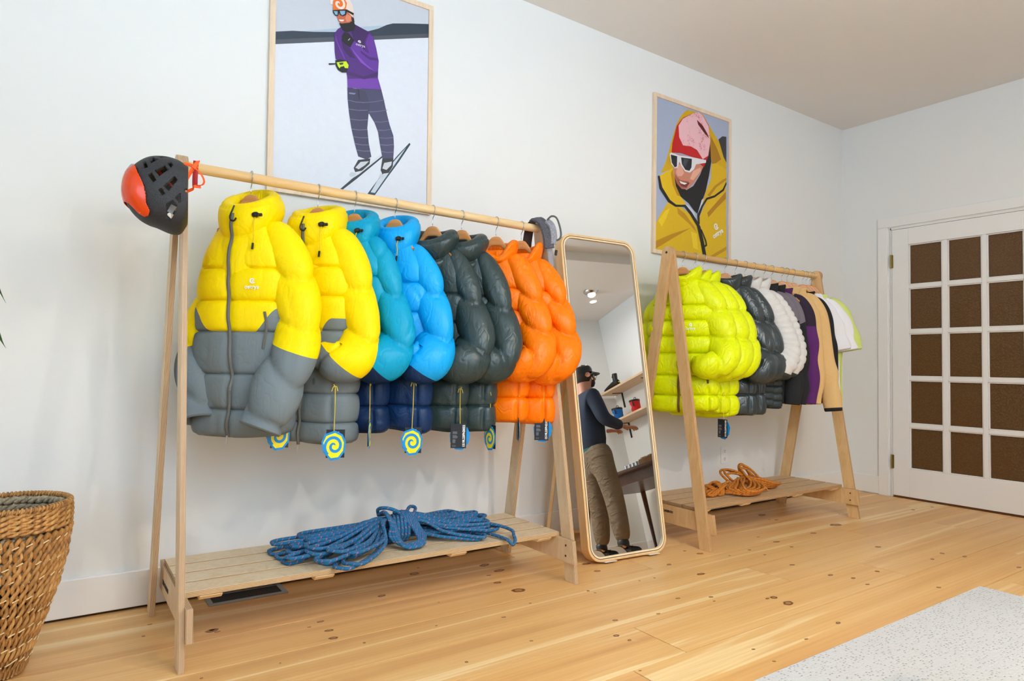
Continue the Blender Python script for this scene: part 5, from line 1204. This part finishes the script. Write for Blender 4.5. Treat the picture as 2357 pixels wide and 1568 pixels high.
ART2 = [((214, 168, 0), [(312, 980), (398, 987), (469, 990), (566, 901), (665, 818), (721, 732), (724, 667), (617, 647), (519, 739), (422, 924), (252, 793), (197, 674), (179, 565), (69, 513), (116, 598), (145, 679), (176, 769), (217, 869), (259, 933)]), ((222, 180, 2), [(11, 18), (9, 153), (62, 242), (138, 339), (223, 345), (429, 261), (522, 424), (720, 569), (729, 21), (14, -55)]), ((190, 136, 0), [(224, 322), (302, 289), (395, 217), (418, 182), (337, 232), (235, 279)]), ((188, 134, 0), [(12, 70), (182, 143), (360, 205), (204, 123), (13, 18)]), ((180, 124, 0), [(523, 329), (619, 415), (693, 483), (718, 504), (718, 455), (620, 375), (535, 299)]), ((196, 142, 0), [(502, 13), (622, 73), (726, 125), (726, 101), (622, 49), (550, 10)]), ((240, 204, 20), [(52, 207), (115, 283), (158, 305), (126, 240), (84, 175)]), ((240, 204, 20), [(360, 182), (418, 174), (431, 67), (384, 77)]), ((52, 50, 56), [(635, 852), (677, 883), (720, 889), (722, 707), (691, 742), (655, 815)]), ((172, 120, 6), [(554, 858), (616, 791), (666, 721), (568, 654), (558, 747)]), ((14, 14, 17), [(549, 817), (561, 684), (539, 585), (504, 468), (457, 374), (429, 303), (388, 324), (336, 363), (256, 396), (205, 456), (179, 534), (312, 447), (380, 486), (449, 576), (496, 671), (531, 742)]), ((204, 132, 108), [(179, 572), (209, 669), (505, 673), (455, 593), (380, 501), (323, 455), (267, 447), (222, 474), (195, 522)]), ((170, 92, 70), [(195, 537), (221, 519), (255, 503), (334, 509), (317, 460), (267, 447), (222, 474)]), ((228, 166, 146), [(226, 604), (265, 604), (288, 554), (266, 531), (227, 524), (212, 544)]), ((232, 172, 148), [(379, 587), (449, 623), (455, 601), (380, 525), (345, 526)]), ((120, 50, 46), [(230, 501), (266, 495), (346, 502), (312, 465), (261, 464)]), ((240, 236, 228), [(242, 497), (272, 494), (320, 494), (295, 480), (257, 482)]), ((228, 186, 8), [(59, 496), (182, 571), (211, 457), (256, 396), (311, 356), (279, 345), (212, 328), (141, 355), (81, 434)]), ((196, 142, 0), [(179, 565), (211, 457), (256, 396), (223, 398), (180, 459), (162, 531)]), ((222, 178, 6), [(563, 669), (617, 684), (722, 657), (723, 561), (680, 497), (594, 451), (516, 423), (475, 385), (504, 468), (557, 556)]), ((186, 134, 0), [(522, 447), (594, 523), (692, 588), (722, 602), (723, 586), (618, 519), (546, 443)]), ((206, 210, 222), [(299, 352), (336, 347), (394, 310), (415, 245), (371, 273)]), ((206, 210, 222), [(465, 408), (486, 422), (458, 335), (431, 277), (424, 307)]), ((196, 16, 26), [(168, 667), (175, 730), (215, 853), (273, 919), (375, 972), (422, 992), (469, 982), (532, 925), (551, 818), (534, 726), (484, 630), (449, 643), (367, 677), (253, 681)]), ('SNOW', [(231, 857), (273, 913), (375, 972), (422, 992), (467, 981), (530, 920), (549, 821), (527, 717), (472, 683), (413, 734), (354, 745), (275, 736), (238, 782)]), ((96, 10, 20), [(410, 937), (470, 911), (518, 866), (536, 838), (482, 866), (422, 908)]), ((228, 228, 234), [(148, 655), (165, 666), (242, 662), (367, 676), (506, 683), (505, 665), (404, 635), (385, 599), (345, 569), (297, 568), (259, 598), (240, 622), (227, 580), (199, 569), (165, 591)]), ((28, 30, 36), [(159, 652), (220, 653), (218, 586), (197, 576), (169, 602)]), ((28, 30, 36), [(257, 653), (363, 664), (359, 606), (339, 579), (299, 579), (266, 610)]), ((64, 68, 78), [(287, 650), (332, 654), (299, 595), (276, 614)]), ((22, 20, 20), [(42, 493), (59, 496), (83, 427), (157, 357), (215, 336), (304, 349), (364, 310), (434, 246), (453, 225), (489, 128), (516, 36), (481, 34), (454, 124), (418, 224), (348, 292), (293, 333), (207, 321), (138, 341), (58, 414)]), ((22, 20, 20), [(723, 558), (693, 506), (597, 445), (522, 417), (477, 362), (443, 294), (446, 240), (427, 245), (419, 298), (461, 367), (510, 428), (594, 459), (680, 515), (720, 575)]), ((22, 20, 20), [(453, 210), (467, 208), (515, 139), (523, 107), (499, 92), (478, 104), (468, 126), (489, 103), (507, 111), (501, 134)])]
_cm = {}
def flatmat(c):
    if c == 'SNOW':
        if 'SNOW' not in _cm:
            t = NT('print_snowy_red'); n_ = t.noise(t.obj(), 150, 5, .75); n2 = t.noise(t.obj(), 22, 2)
            f = t.math('ADD', t.math('MULTIPLY', n_, 1.3), t.math('MULTIPLY', n2, .9))
            t.set(Base_Color=t.ramp(f, [(.98, lin(190, 18, 30)), (1.0, lin(200, 60, 70))] if False else [(.86, lin(190, 18, 30)), (.98, lin(236, 186, 194))]), Roughness=.55); _cm['SNOW'] = t.m
        return _cm['SNOW']
    if c not in _cm:
        t = NT('print_%d_%d_%d' % c); n_ = t.noise(t.obj(), 38, 4, .6); k = lin(c)
        t.set(Base_Color=t.mix(t.math('MULTIPLY', n_, .22), k, tuple(q * .6 for q in k[:3]) + (1,)), Roughness=.5); _cm[c] = t.m
    return _cm[c]
def tri2(P_):
    from mathutils.geometry import tessellate_polygon
    return tessellate_polygon([[Vector((a, b_, 0)) for a, b_ in P_]])
def clip(P_, x0, x1, z0, z1):
    def cl(P_, ax, v, s):
        o = []
        for i in range(len(P_)):
            a, b_ = P_[i], P_[(i + 1) % len(P_)]; ia, ib = s * (a[ax] - v) <= 0, s * (b_[ax] - v) <= 0
            if ia: o.append(a)
            if ia != ib: t_ = (v - a[ax]) / (b_[ax] - a[ax]); o.append((a[0] + (b_[0] - a[0]) * t_, a[1] + (b_[1] - a[1]) * t_))
        return o
    for ax, v, s in ((0, x0, -1), (0, x1, 1), (1, z0, -1), (1, z1, 1)):
        if P_: P_ = cl(P_, ax, v, s)
    return P_
def picture(label, loc, rot, W, Hh, art, bg, bw=.024):
    e = empty('framed_picture', label, 'picture', loc, 0, 'framed photo prints on the long wall'); e.rotation_euler = (0, rot, 0)
    b = MB(); D_ = .020
    b.box((W / 2, -D_ / 2, bw / 2), (W, D_, bw)); b.box((W / 2, -D_ / 2, Hh - bw / 2), (W, D_, bw)); b.box((bw / 2, -D_ / 2, Hh / 2), (bw, D_, Hh - 2 * bw)); b.box((W - bw / 2, -D_ / 2, Hh / 2), (bw, D_, Hh - 2 * bw))
    b.build('frame', M['frame_wood'], e, bevel=.001)
    MB().box((W / 2, -.008, Hh / 2), (W - 2 * bw + .004, .008, Hh - 2 * bw + .004)).build('print_backing', flatmat(bg), e)
    b = MB(); mats = []; y = -.0123
    for c, P_ in art:
        P_ = clip([(p_[0] / 1000, p_[1] / 1000) for p_ in P_], bw, W - bw, bw, Hh - bw)
        if len(P_) < 3: continue
        m_ = flatmat(c)
        if m_ not in mats: mats.append(m_)
        y -= .00007
        b.add([(p_[0], y, p_[1]) for p_ in P_], tri2(P_), mats.index(m_))
    pr = b.build('print', mats, e); return e, y
# y of the artwork stays behind the frame's front face
e, y = picture('large framed photo of a skier in a purple pullover standing on snow', (.711, -.0005, 1.665), math.radians(-.7), .780, 1.038, ART1, (204, 208, 218))
sw = MB().grid(spiral_mesh(.002, .036, 1.5, .011, a0=.4) + np.array([301 / 1000, y - .0003, 899 / 1000])).build('print_swirl', flatmat((240, 222, 208)), e)
text_obj('lettering', 'ostrya', .018, M['logo'], e, (405 / 1000, y - .0004, 738 / 1000), (PI / 2, 0, 0), .0001)
MB().grid(spiral_mesh(.001, .007, 1.5, .003, a0=.4) + np.array([405 / 1000 - .004, y - .0004, 738 / 1000 + .014])).build('print_emblem', M['logo'], e)
e, y = picture('framed photo of a smiling person in a yellow hood with white sunglasses', (3.044, -.0005, 1.665), 0, .768, 1.020, ART2, (168, 178, 204))
text_obj('lettering', 'ostrya', .047, M['logo'], e, (633 / 1000, y - .0004, 204 / 1000), (PI / 2, -math.radians(30), 0), .0001, off=.0015)
MB().grid(spiral_mesh(.003, .023, 1.6, .009, a0=2.4) + np.array([612 / 1000, y - .0004, 250 / 1000])).build('print_emblem', M['logo'], e)
# ------------------------------------------------------------------ the other side of the room, seen in the standing mirror
# wall shelves on the right wall beyond the door
for z, l in ((1.925, 'upper'), (1.545, 'lower')):
    e = empty('wall_shelf', '%s plywood wall shelf on black brackets, reflected in the standing mirror' % l, 'shelf', (5.165, -3.50, z - .012))
    MB().box((0, 0, 0), (.25, 1.44, .024)).build('board', M['shelf_wood'], e, bevel=.002)
    for y in (-.60, .0, .55):
        MB().box((.10, y, -.015), (.24, .022, .005)).build('bracket', M['black'], e)
        MB().box((.1215, y, -.105), (.006, .028, .185)).build('bracket', M['black'], e)
# red and blue chalk bags on the lower shelf
def chalk_bag(y, col, label, r=.062, h=.135):
    e = empty('chalk_bag', label, 'bag', (5.10, y, 1.5455), 0, 'chalk bags on the wall shelf')
    m_ = simple('bag_%s' % label.split()[0], col, .7, 0, .2, 300)
    a = np.linspace(0, 2 * PI, 33)[:-1]
    pr = [(0, .002), (r * .85, .002), (r * .95, .01), (r, h * .5), (r * 1.04, h * .86)]
    MB().grid(np.stack([np.stack([q * np.cos(a), q * np.sin(a) * .8, 0 * a + z], -1) for q, z in pr]), cv=True).build('body', m_, e, smooth=True)
    pr = [(r * 1.05, h * .85), (r * 1.10, h * .87), (r * 1.10, h), (r * .98, h * 1.01), (r * .92, h * .9), (0, h * .88)]
    MB().grid(np.stack([np.stack([q * np.cos(a), q * np.sin(a) * .8, 0 * a + z], -1) for q, z in pr]), cv=True).build('rim', M['black'], e, smooth=True)
    MB().tube(spline([(-.0, .03, h), (.0, .035, h + .02), (.0, .01, h + .028), (0, -.01, h)], 16), .004, 6).build('loop', M['black'], e)
    S = spiral_mesh(.003, .024, 1.8, .0055, a0=1.0)   # x-z plane facing -y: turn to face -x
    G = np.stack([-(r * np.sqrt(np.clip(1 - ((S[..., 0]+.015) / (r * .8)) ** 2, .05, 1))) - .003, -S[..., 0] - .015, S[..., 2] + h * .42], -1)
    MB().grid(G).build('emblem', M['logo'], e)
    MB().box((-r * .99, .040, h * .62), (.008, .018, .050)).build('brush_loop', M['black'], e)
    return e
chalk_bag(-3.66, (206, 26, 26), 'red chalk bag with white swirl, on the lower wall shelf seen in the mirror')
chalk_bag(-4.02, (0, 104, 190), 'blue chalk bag with white swirl, behind the person\'s arm in the mirror', .066, .14)
# climbing shoe on the upper shelf
e = empty('climbing_shoe', 'black and yellow climbing shoe on the upper wall shelf, seen in the mirror', 'shoe', (5.08, -3.98, 1.926), math.radians(90))
ks = [(-.15, .030, .018), (-.11, .040, .030), (-.06, .044, .045), (.0, .042, .062), (.05, .038, .075), (.09, .036, .080), (.125, .026, .070)]
a = np.linspace(0, 2 * PI, 25)[:-1]
G = np.stack([np.stack([0 * a + x, w_ * np.cos(a), h_ / 2 * (1 + np.sign(np.sin(a)) * np.abs(np.sin(a)) ** .8) + .004], -1) for x, w_, h_ in spline(ks, 24)])
b = MB().grid(G, cv=True); b.f += [tuple(range(24))[::-1], tuple(range(23 * 24, 24 * 24))]; b.mi += [0, 0]; b.build('upper', M['black'], e, smooth=True)
yl = simple('bright_yellow', (206, 206, 20), .5)
b = MB(); b.tube(spline([(-.15, 0, .012), (-.10, -.046, .012), (0, -.050, .014), (.10, -.042, .03), (.135, 0, .045)], 30), .006, 6); b.build('rand', yl, e)
G = np.stack([np.stack([x + .034 * np.cos(a), .030 * np.sin(a), 0 * a + z], -1) for x, z in ((.075, .07), (.08, .12), (.085, .155))]); MB().grid(G, cv=True).build('ankle', M['black'], e, smooth=True)
ribbon([(.02, -.04, .05), (.045, -.036, .09), (.055, -.03, .14), (.05, -.02, .16)], .016, yl, e, 'pull_tab', .003, axis=(1, 0, 0), n=14)
for k in range(3): MB().tube(spline([(.03 + .01 * k, -.02, .15), (.02 - .01 * k, -.03, .18 - .01 * k), (.0 - .012 * k, -.035, .165 - .012 * k)], 10), .005, 6).build('lace_loop', M['black'], e)

# dark table against that wall with small goods
e = empty('side_table', 'dark walnut table with splayed legs behind the person, seen in the mirror', 'table', (4.66, -3.12, 0))
MB().prism(rounded(.96, 1.70, .10, 5) and [(q[0], q[1] - .85) for q in rounded(.96, 1.70, .10, 5)], 2, .755, .785).build('tabletop', M['table_wood'], e, bevel=.006)
MB().box((0, 0, .705), (.80, 1.50, .10)).build('apron', M['table_wood'], e)
for sx in (-1, 1):
    for sy in (-1, 1): MB().tube([(sx * .35, sy * .64, .75), (sx * .46, sy * .76, .0)], [.030, .015], 10).build('leg', M['table_wood'], e, smooth=True)
e = empty('display_box', 'cardboard display box lying on the dark table in the mirror', 'box', (4.36, -2.62, .785), .1)
MB().box((0, 0, .030), (.20, .26, .06)).build('tray', simple('kraft_card', (150, 104, 62), .8), e, bevel=.002)
for k in range(6): MB().box((-.03 + .01 * (k % 2), -.10 + .04 * k, .066), (.13, .022, .012), rot=rotm('Z', 12 * (k % 3) - 12)).build('packet', simple('packet_%d' % (k % 2), ((196, 176, 140), (88, 60, 40))[k % 2], .6), e)
for k in range(4):
    e = empty('steel_tin', 'round steel tin, %s from the display box in the row on the dark table' % ('nearest', 'second', 'third', 'farthest')[k], 'tin', (4.32 + .01 * k, -2.83 - .075 * k, .785), 0, 'steel tins on the dark table')
    MB().tube([(0, 0, .0005), (0, 0, .046)], .034, 24).build('can', M['metal'], e, smooth=False); MB().tube([(0, 0, .0465), (0, 0, .056)], .0355, 24).build('lid', M['metal'], e)
oo = empty('wall_outlet', 'white wall outlet with black plug under the table, reflected low in the mirror', 'outlet', (4.75, YF + .001, .40), PI)
MB().box((0, -.003, 0), (.072, .006, .116)).build('cover_plate', M['trim'], oo, bevel=.002)
MB().box((0, -.018, .02), (.03, .028, .03)).build('plug', M['black'], oo, bevel=.003)
# lamp body added for the ceiling fill light, unseen behind the camera
e = empty('added_fill_lamp', 'slim black standing lamp added for fill light, unseen behind the camera', 'lamp', (.75, -3.65, 0))
MB().tube([(0, 0, .0), (0, 0, .02)], .14, 28).build('base', M['black'], e); MB().tube([(0, 0, .02), (0, 0, 1.72)], .012, 12).build('pole', M['black'], e)
a = np.linspace(0, 2 * PI, 33)[:-1]
MB().grid(np.stack([np.stack([q * np.cos(a), q * np.sin(a), 0 * a + z], -1) for q, z in ((.012, 1.71), (.12, 1.74), (.20, 1.84), (.205, 1.845), (.12, 1.75), (.012, 1.725))]), cv=True).build('bowl', M['black'], e, smooth=True)
# ceiling lamps
for x, y, l in ((4.64, -3.41, 'round chrome ceiling lamp whose reflection shows at the top of the mirror'), (.4, -3.75, 'round chrome ceiling lamp facing the left end of the near clothes rack'), (1.9, -3.75, 'round chrome ceiling lamp facing the right end of the near clothes rack'), (2.5, -3.3, 'round chrome ceiling lamp facing the far clothes rack')):
    e = empty('ceiling_lamp', l, 'lamp', (x, y, H - .0))
    a = np.linspace(0, 2 * PI, 41)[:-1]
    pr = [(0, -.001), (.085, -.001), (.088, -.010), (.070, -.030), (.050, -.042)]
    MB().grid(np.stack([np.stack([q * np.cos(a), q * np.sin(a), 0 * a + z], -1) for q, z in pr]), cv=True).build('rose', M['metal'], e, smooth=True)
    pr = [(.048, -.040), (.046, -.062), (.030, -.078), (0, -.083)]
    em = NT('lamp_bulb'); em.set(Base_Color=(1, 1, 1, 1), Emission_Color=(1, .86, .7, 1), Emission_Strength=1.0)
    MB().grid(np.stack([np.stack([q * np.cos(a), q * np.sin(a), 0 * a + z], -1) for q, z in pr]), cv=True).build('bulb', em.m, e, smooth=True)

# ------------------------------------------------------------------ the person at the table (back to the mirror)
def skin_mesh(name, verts, edges, radii, mat, parent, root=0, sub=2):
    me = bpy.data.meshes.new(name); me.from_pydata(verts, edges, []); me.materials.append(mat)
    o = bpy.data.objects.new(name, me); link(o, parent)
    m_ = o.modifiers.new('skin', 'SKIN'); m_.use_smooth_shade = True
    for i, r in enumerate(radii):
        sv = me.skin_vertices[0].data[i]; sv.radius = r if isinstance(r, tuple) else (r, r); sv.use_root = (i == root)
    s_ = o.modifiers.new('sub', 'SUBSURF'); s_.levels = sub; s_.render_levels = sub
    return o
pe = empty('person', 'person in navy sweater, khaki trousers, black cap and glasses, seen from behind in the mirror', 'person', (3.78, -2.72, 0), math.radians(-84))
# local: faces +y after rotation; x = right
skin = simple('skin', (190, 132, 108), .5); navy = mk_cloth('navy_knit', (26, 38, 58)); kh_ = NT('khaki_twill'); kh_.set(Base_Color=kh_.mix(kh_.noise(kh_.obj(), 5, 3), lin(122, 102, 80), lin(100, 82, 62)), Roughness=.85); kh_.bump(kh_.math('ABSOLUTE', kh_.math('SUBTRACT', kh_.noise(kh_.obj((7, 7, 13)), 1.0, 2, .5, .8), .5)), .5, .09); kh = kh_.m; teal = mk_cloth('teal_hem', (14, 88, 84)); hairm = simple('dark_hair', (46, 32, 26), .7)
# continuous body: pelvis root, legs, torso, neck, head, arms
V = [(0, 0, .96), (0, -.01, 1.14), (0, -.01, 1.32), (0, 0, 1.45), (0, .02, 1.53), (.01, .045, 1.62), (.01, .05, 1.70),
     (-.075, 0, .88), (-.155, .02, .50), (-.195, -.01, .14), (-.195, .0, .08),
     (.075, 0, .88), (.165, .03, .50), (.21, .0, .14), (.21, .0, .08),
     (-.19, -.01, 1.42), (-.26, .02, 1.17), (-.17, .25, 1.12), (.19, -.01, 1.42), (.29, .02, 1.18), (.16, .25, 1.16)]
E_ = [(0, 1), (1, 2), (2, 3), (3, 4), (4, 5), (5, 6), (0, 7), (7, 8), (8, 9), (9, 10), (0, 11), (11, 12), (12, 13), (13, 14), (2, 15), (15, 16), (16, 17), (2, 18), (18, 19), (19, 20)]
Rr = [(.12, .09), (.11, .08), (.12, .08), (.07, .06), .052, (.080, .095), (.070, .085),   .065, .052, .030, .016, .065, .052, .030, .016, .055, .042, .026, .055, .042, .026]
skin_mesh('body', V, E_, Rr, skin, pe)
# hands with five fingers closed on the blue bag / held in front
for sx, (wx_, wy_, wz_) in ((-1, (-.17, .25, 1.12)), (1, (.16, .25, 1.16))):
    V = [(wx_, wy_, wz_), (wx_ - sx * .015, wy_ + .05, wz_ - .005), (wx_ - sx * .02, wy_ + .085, wz_ - .008)]; E_ = [(0, 1), (1, 2)]; Rr = [.024, (.034, .016), (.036, .014)]
    for k in range(4):
        off = (-.027 + .018 * k); L = (.030, .034, .032, .025)[k]; b0 = len(V)
        V += [(wx_ - sx * .02 + off, wy_ + .10, wz_ - .008), (wx_ - sx * .022 + off, wy_ + .10 + L, wz_ - .016), (wx_ - sx * .024 + off, wy_ + .10 + L * 1.5, wz_ - .040)]
        E_ += [(2, b0), (b0, b0 + 1), (b0 + 1, b0 + 2)]; Rr += [.0095, .0085, .0075]
    b0 = len(V); V += [(wx_ - sx * .045, wy_ + .045, wz_ - .01), (wx_ - sx * .062, wy_ + .08, wz_ - .02)]; E_ += [(1, b0), (b0, b0 + 1)]; Rr += [.011, .009]
    skin_mesh('hand', V, E_, Rr, skin, pe)
V = [(0, 0, .89), (0, -.015, 1.16), (0, -.02, 1.34), (0, 0, 1.46), (-.19, -.01, 1.43), (-.275, .01, 1.18), (-.19, .22, 1.125), (.19, -.01, 1.43), (.305, .01, 1.19), (.18, .22, 1.165)]
skin_mesh('sweater', V, [(0, 1), (1, 2), (2, 3), (2, 4), (4, 5), (5, 6), (2, 7), (7, 8), (8, 9)], [(.178, .142), (.172, .135), (.195, .135), (.085, .075), (.085, .08), (.065, .065), (.048, .048), (.085, .08), (.065, .065), (.048, .048)], navy, pe)
V = [(0, 0, 1.06), (0, 0, .88)]; skin_mesh('shirt_hem', V, [(0, 1)], [(.168, .134), (.172, .140)], teal, pe)
V = [(0, 0, 1.05), (0, 0, .91), (-.105, 0, .82), (-.155, .015, .50), (-.185, .0, .22), (-.195, -.005, .12), (.105, 0, .82), (.165, .02, .50), (.200, .008, .22), (.21, .0, .12)]
skin_mesh('trousers', V, [(0, 1), (1, 2), (2, 3), (3, 4), (4, 5), (1, 6), (6, 7), (7, 8), (8, 9)], [(.160, .125), (.165, .135), (.105, .125), (.092, .098), (.082, .086), (.058, .062), (.112, .125), (.092, .098), (.082, .086), (.058, .062)], kh, pe)
MB().box((.245, -.01, .66), (.012, .12, .16), rot=rotm('Y', 6)).build('cargo_pocket', kh, pe, bevel=.006)
for sx, x0, y0 in ((-1, -.195, .0), (1, .212, .0)):
    V = [(x0, -.02, .048), (x0, .07, .046), (x0 + sx * .01, .15, .038), (x0, -.01, .10), (x0, -.01, .17)]
    sh = skin_mesh('shoe', V, [(0, 1), (1, 2), (0, 3), (3, 4)], [(.052, .050), (.052, .046), (.046, .036), (.054, .054), (.060, .060)], M['black'], pe)
    MB().tube(spline([(x0 - .02, .06, .09), (x0 + .02, .08, .085), (x0 + .05, .06, .06), (x0 + .03, .03, .10)], 14), .003, 6).build('laces', M['black'], pe)
# face: nose, eyes, mouth, ears; cap, beard and glasses
hc = (.01, .055, 1.665)
MB().tube([(hc[0], hc[1] + .085, hc[2] + .005), (hc[0], hc[1] + .108, hc[2] - .030), (hc[0], hc[1] + .090, hc[2] - .036)], [.008, .013, .012], 8).build('nose', skin, pe, smooth=True)
for sx in (-1, 1):
    MB().tube([(hc[0] + sx * .030, hc[1] + .083, hc[2] + .0), (hc[0] + sx * .030, hc[1] + .089, hc[2] + .0)], [.011, .007], 10).build('eye', simple('eye_white', (230, 226, 220), .2), pe)
    MB().tube([(hc[0] + sx * .078, hc[1] - .005, hc[2] - .005), (hc[0] + sx * .090, hc[1] - .010, hc[2] - .002)], [.022, .026], 10).build('ear', skin, pe, smooth=True)
    a = np.linspace(0, 2 * PI, 21)[:-1]
    MB().tube([(hc[0] + sx * .034 + .026 * math.cos(t_), hc[1] + .102, hc[2] + .024 * math.sin(t_)) for t_ in a], .0016, 6, closed=True).build('glasses_rim', M['black'], pe)
    MB().tube([(hc[0] + sx * .060, hc[1] + .100, hc[2] + .008), (hc[0] + sx * .086, hc[1] - .01, hc[2] + .010)], .0016, 6).build('glasses_arm', M['black'], pe)
MB().tube(spline([(hc[0] - .025, hc[1] + .083, hc[2] - .060), (hc[0], hc[1] + .090, hc[2] - .064), (hc[0] + .025, hc[1] + .083, hc[2] - .060)], 10), .004, 6).build('mouth', simple('lips', (150, 84, 76), .5), pe)
a = np.linspace(0, 2 * PI, 33)[:-1]
MB().grid(np.stack([np.stack([hc[0] + .083 * q * np.cos(a), hc[1] - .012 + .098 * q * np.sin(a), hc[2] + z + .012 * np.sin(a)], -1) for q, z in ((1.0, .025), (1.02, .055), (.90, .085), (.60, .105), (.05, .112))]), cv=True).build('cap', M['black'], pe, smooth=True)
th_ = np.linspace(.35, PI - .35, 14)
MB().grid(np.stack([np.stack([hc[0] + .080 * np.cos(th_), hc[1] - .005 + .092 * np.sin(th_), hc[2] + .035 + 0 * th_], -1), np.stack([hc[0] + .076 * np.cos(th_), hc[1] + .03 + .135 * np.sin(th_) ** .7, hc[2] + .022 + 0 * th_], -1)])).build('cap_visor', M['black'], pe, solid=.003)
MB().grid(np.stack([np.stack([hc[0] + .080 * q * np.cos(a), hc[1] - .022 + .082 * q * np.sin(a), hc[2] + z + 0 * a], -1) for q, z in ((1.0, .028), (1.03, -.02), (.90, -.06), (.55, -.075))]), cv=True).build('hair', hairm, pe, smooth=True)
MB().grid(np.stack([np.stack([hc[0] + .074 * q * np.cos(th_), hc[1] + .016 + .078 * q * np.sin(th_), hc[2] + z + 0 * th_], -1) for q, z in ((1.0, -.048), (.98, -.075), (.80, -.100), (.45, -.110))])).build('beard', hairm, pe, smooth=True, solid=.006)
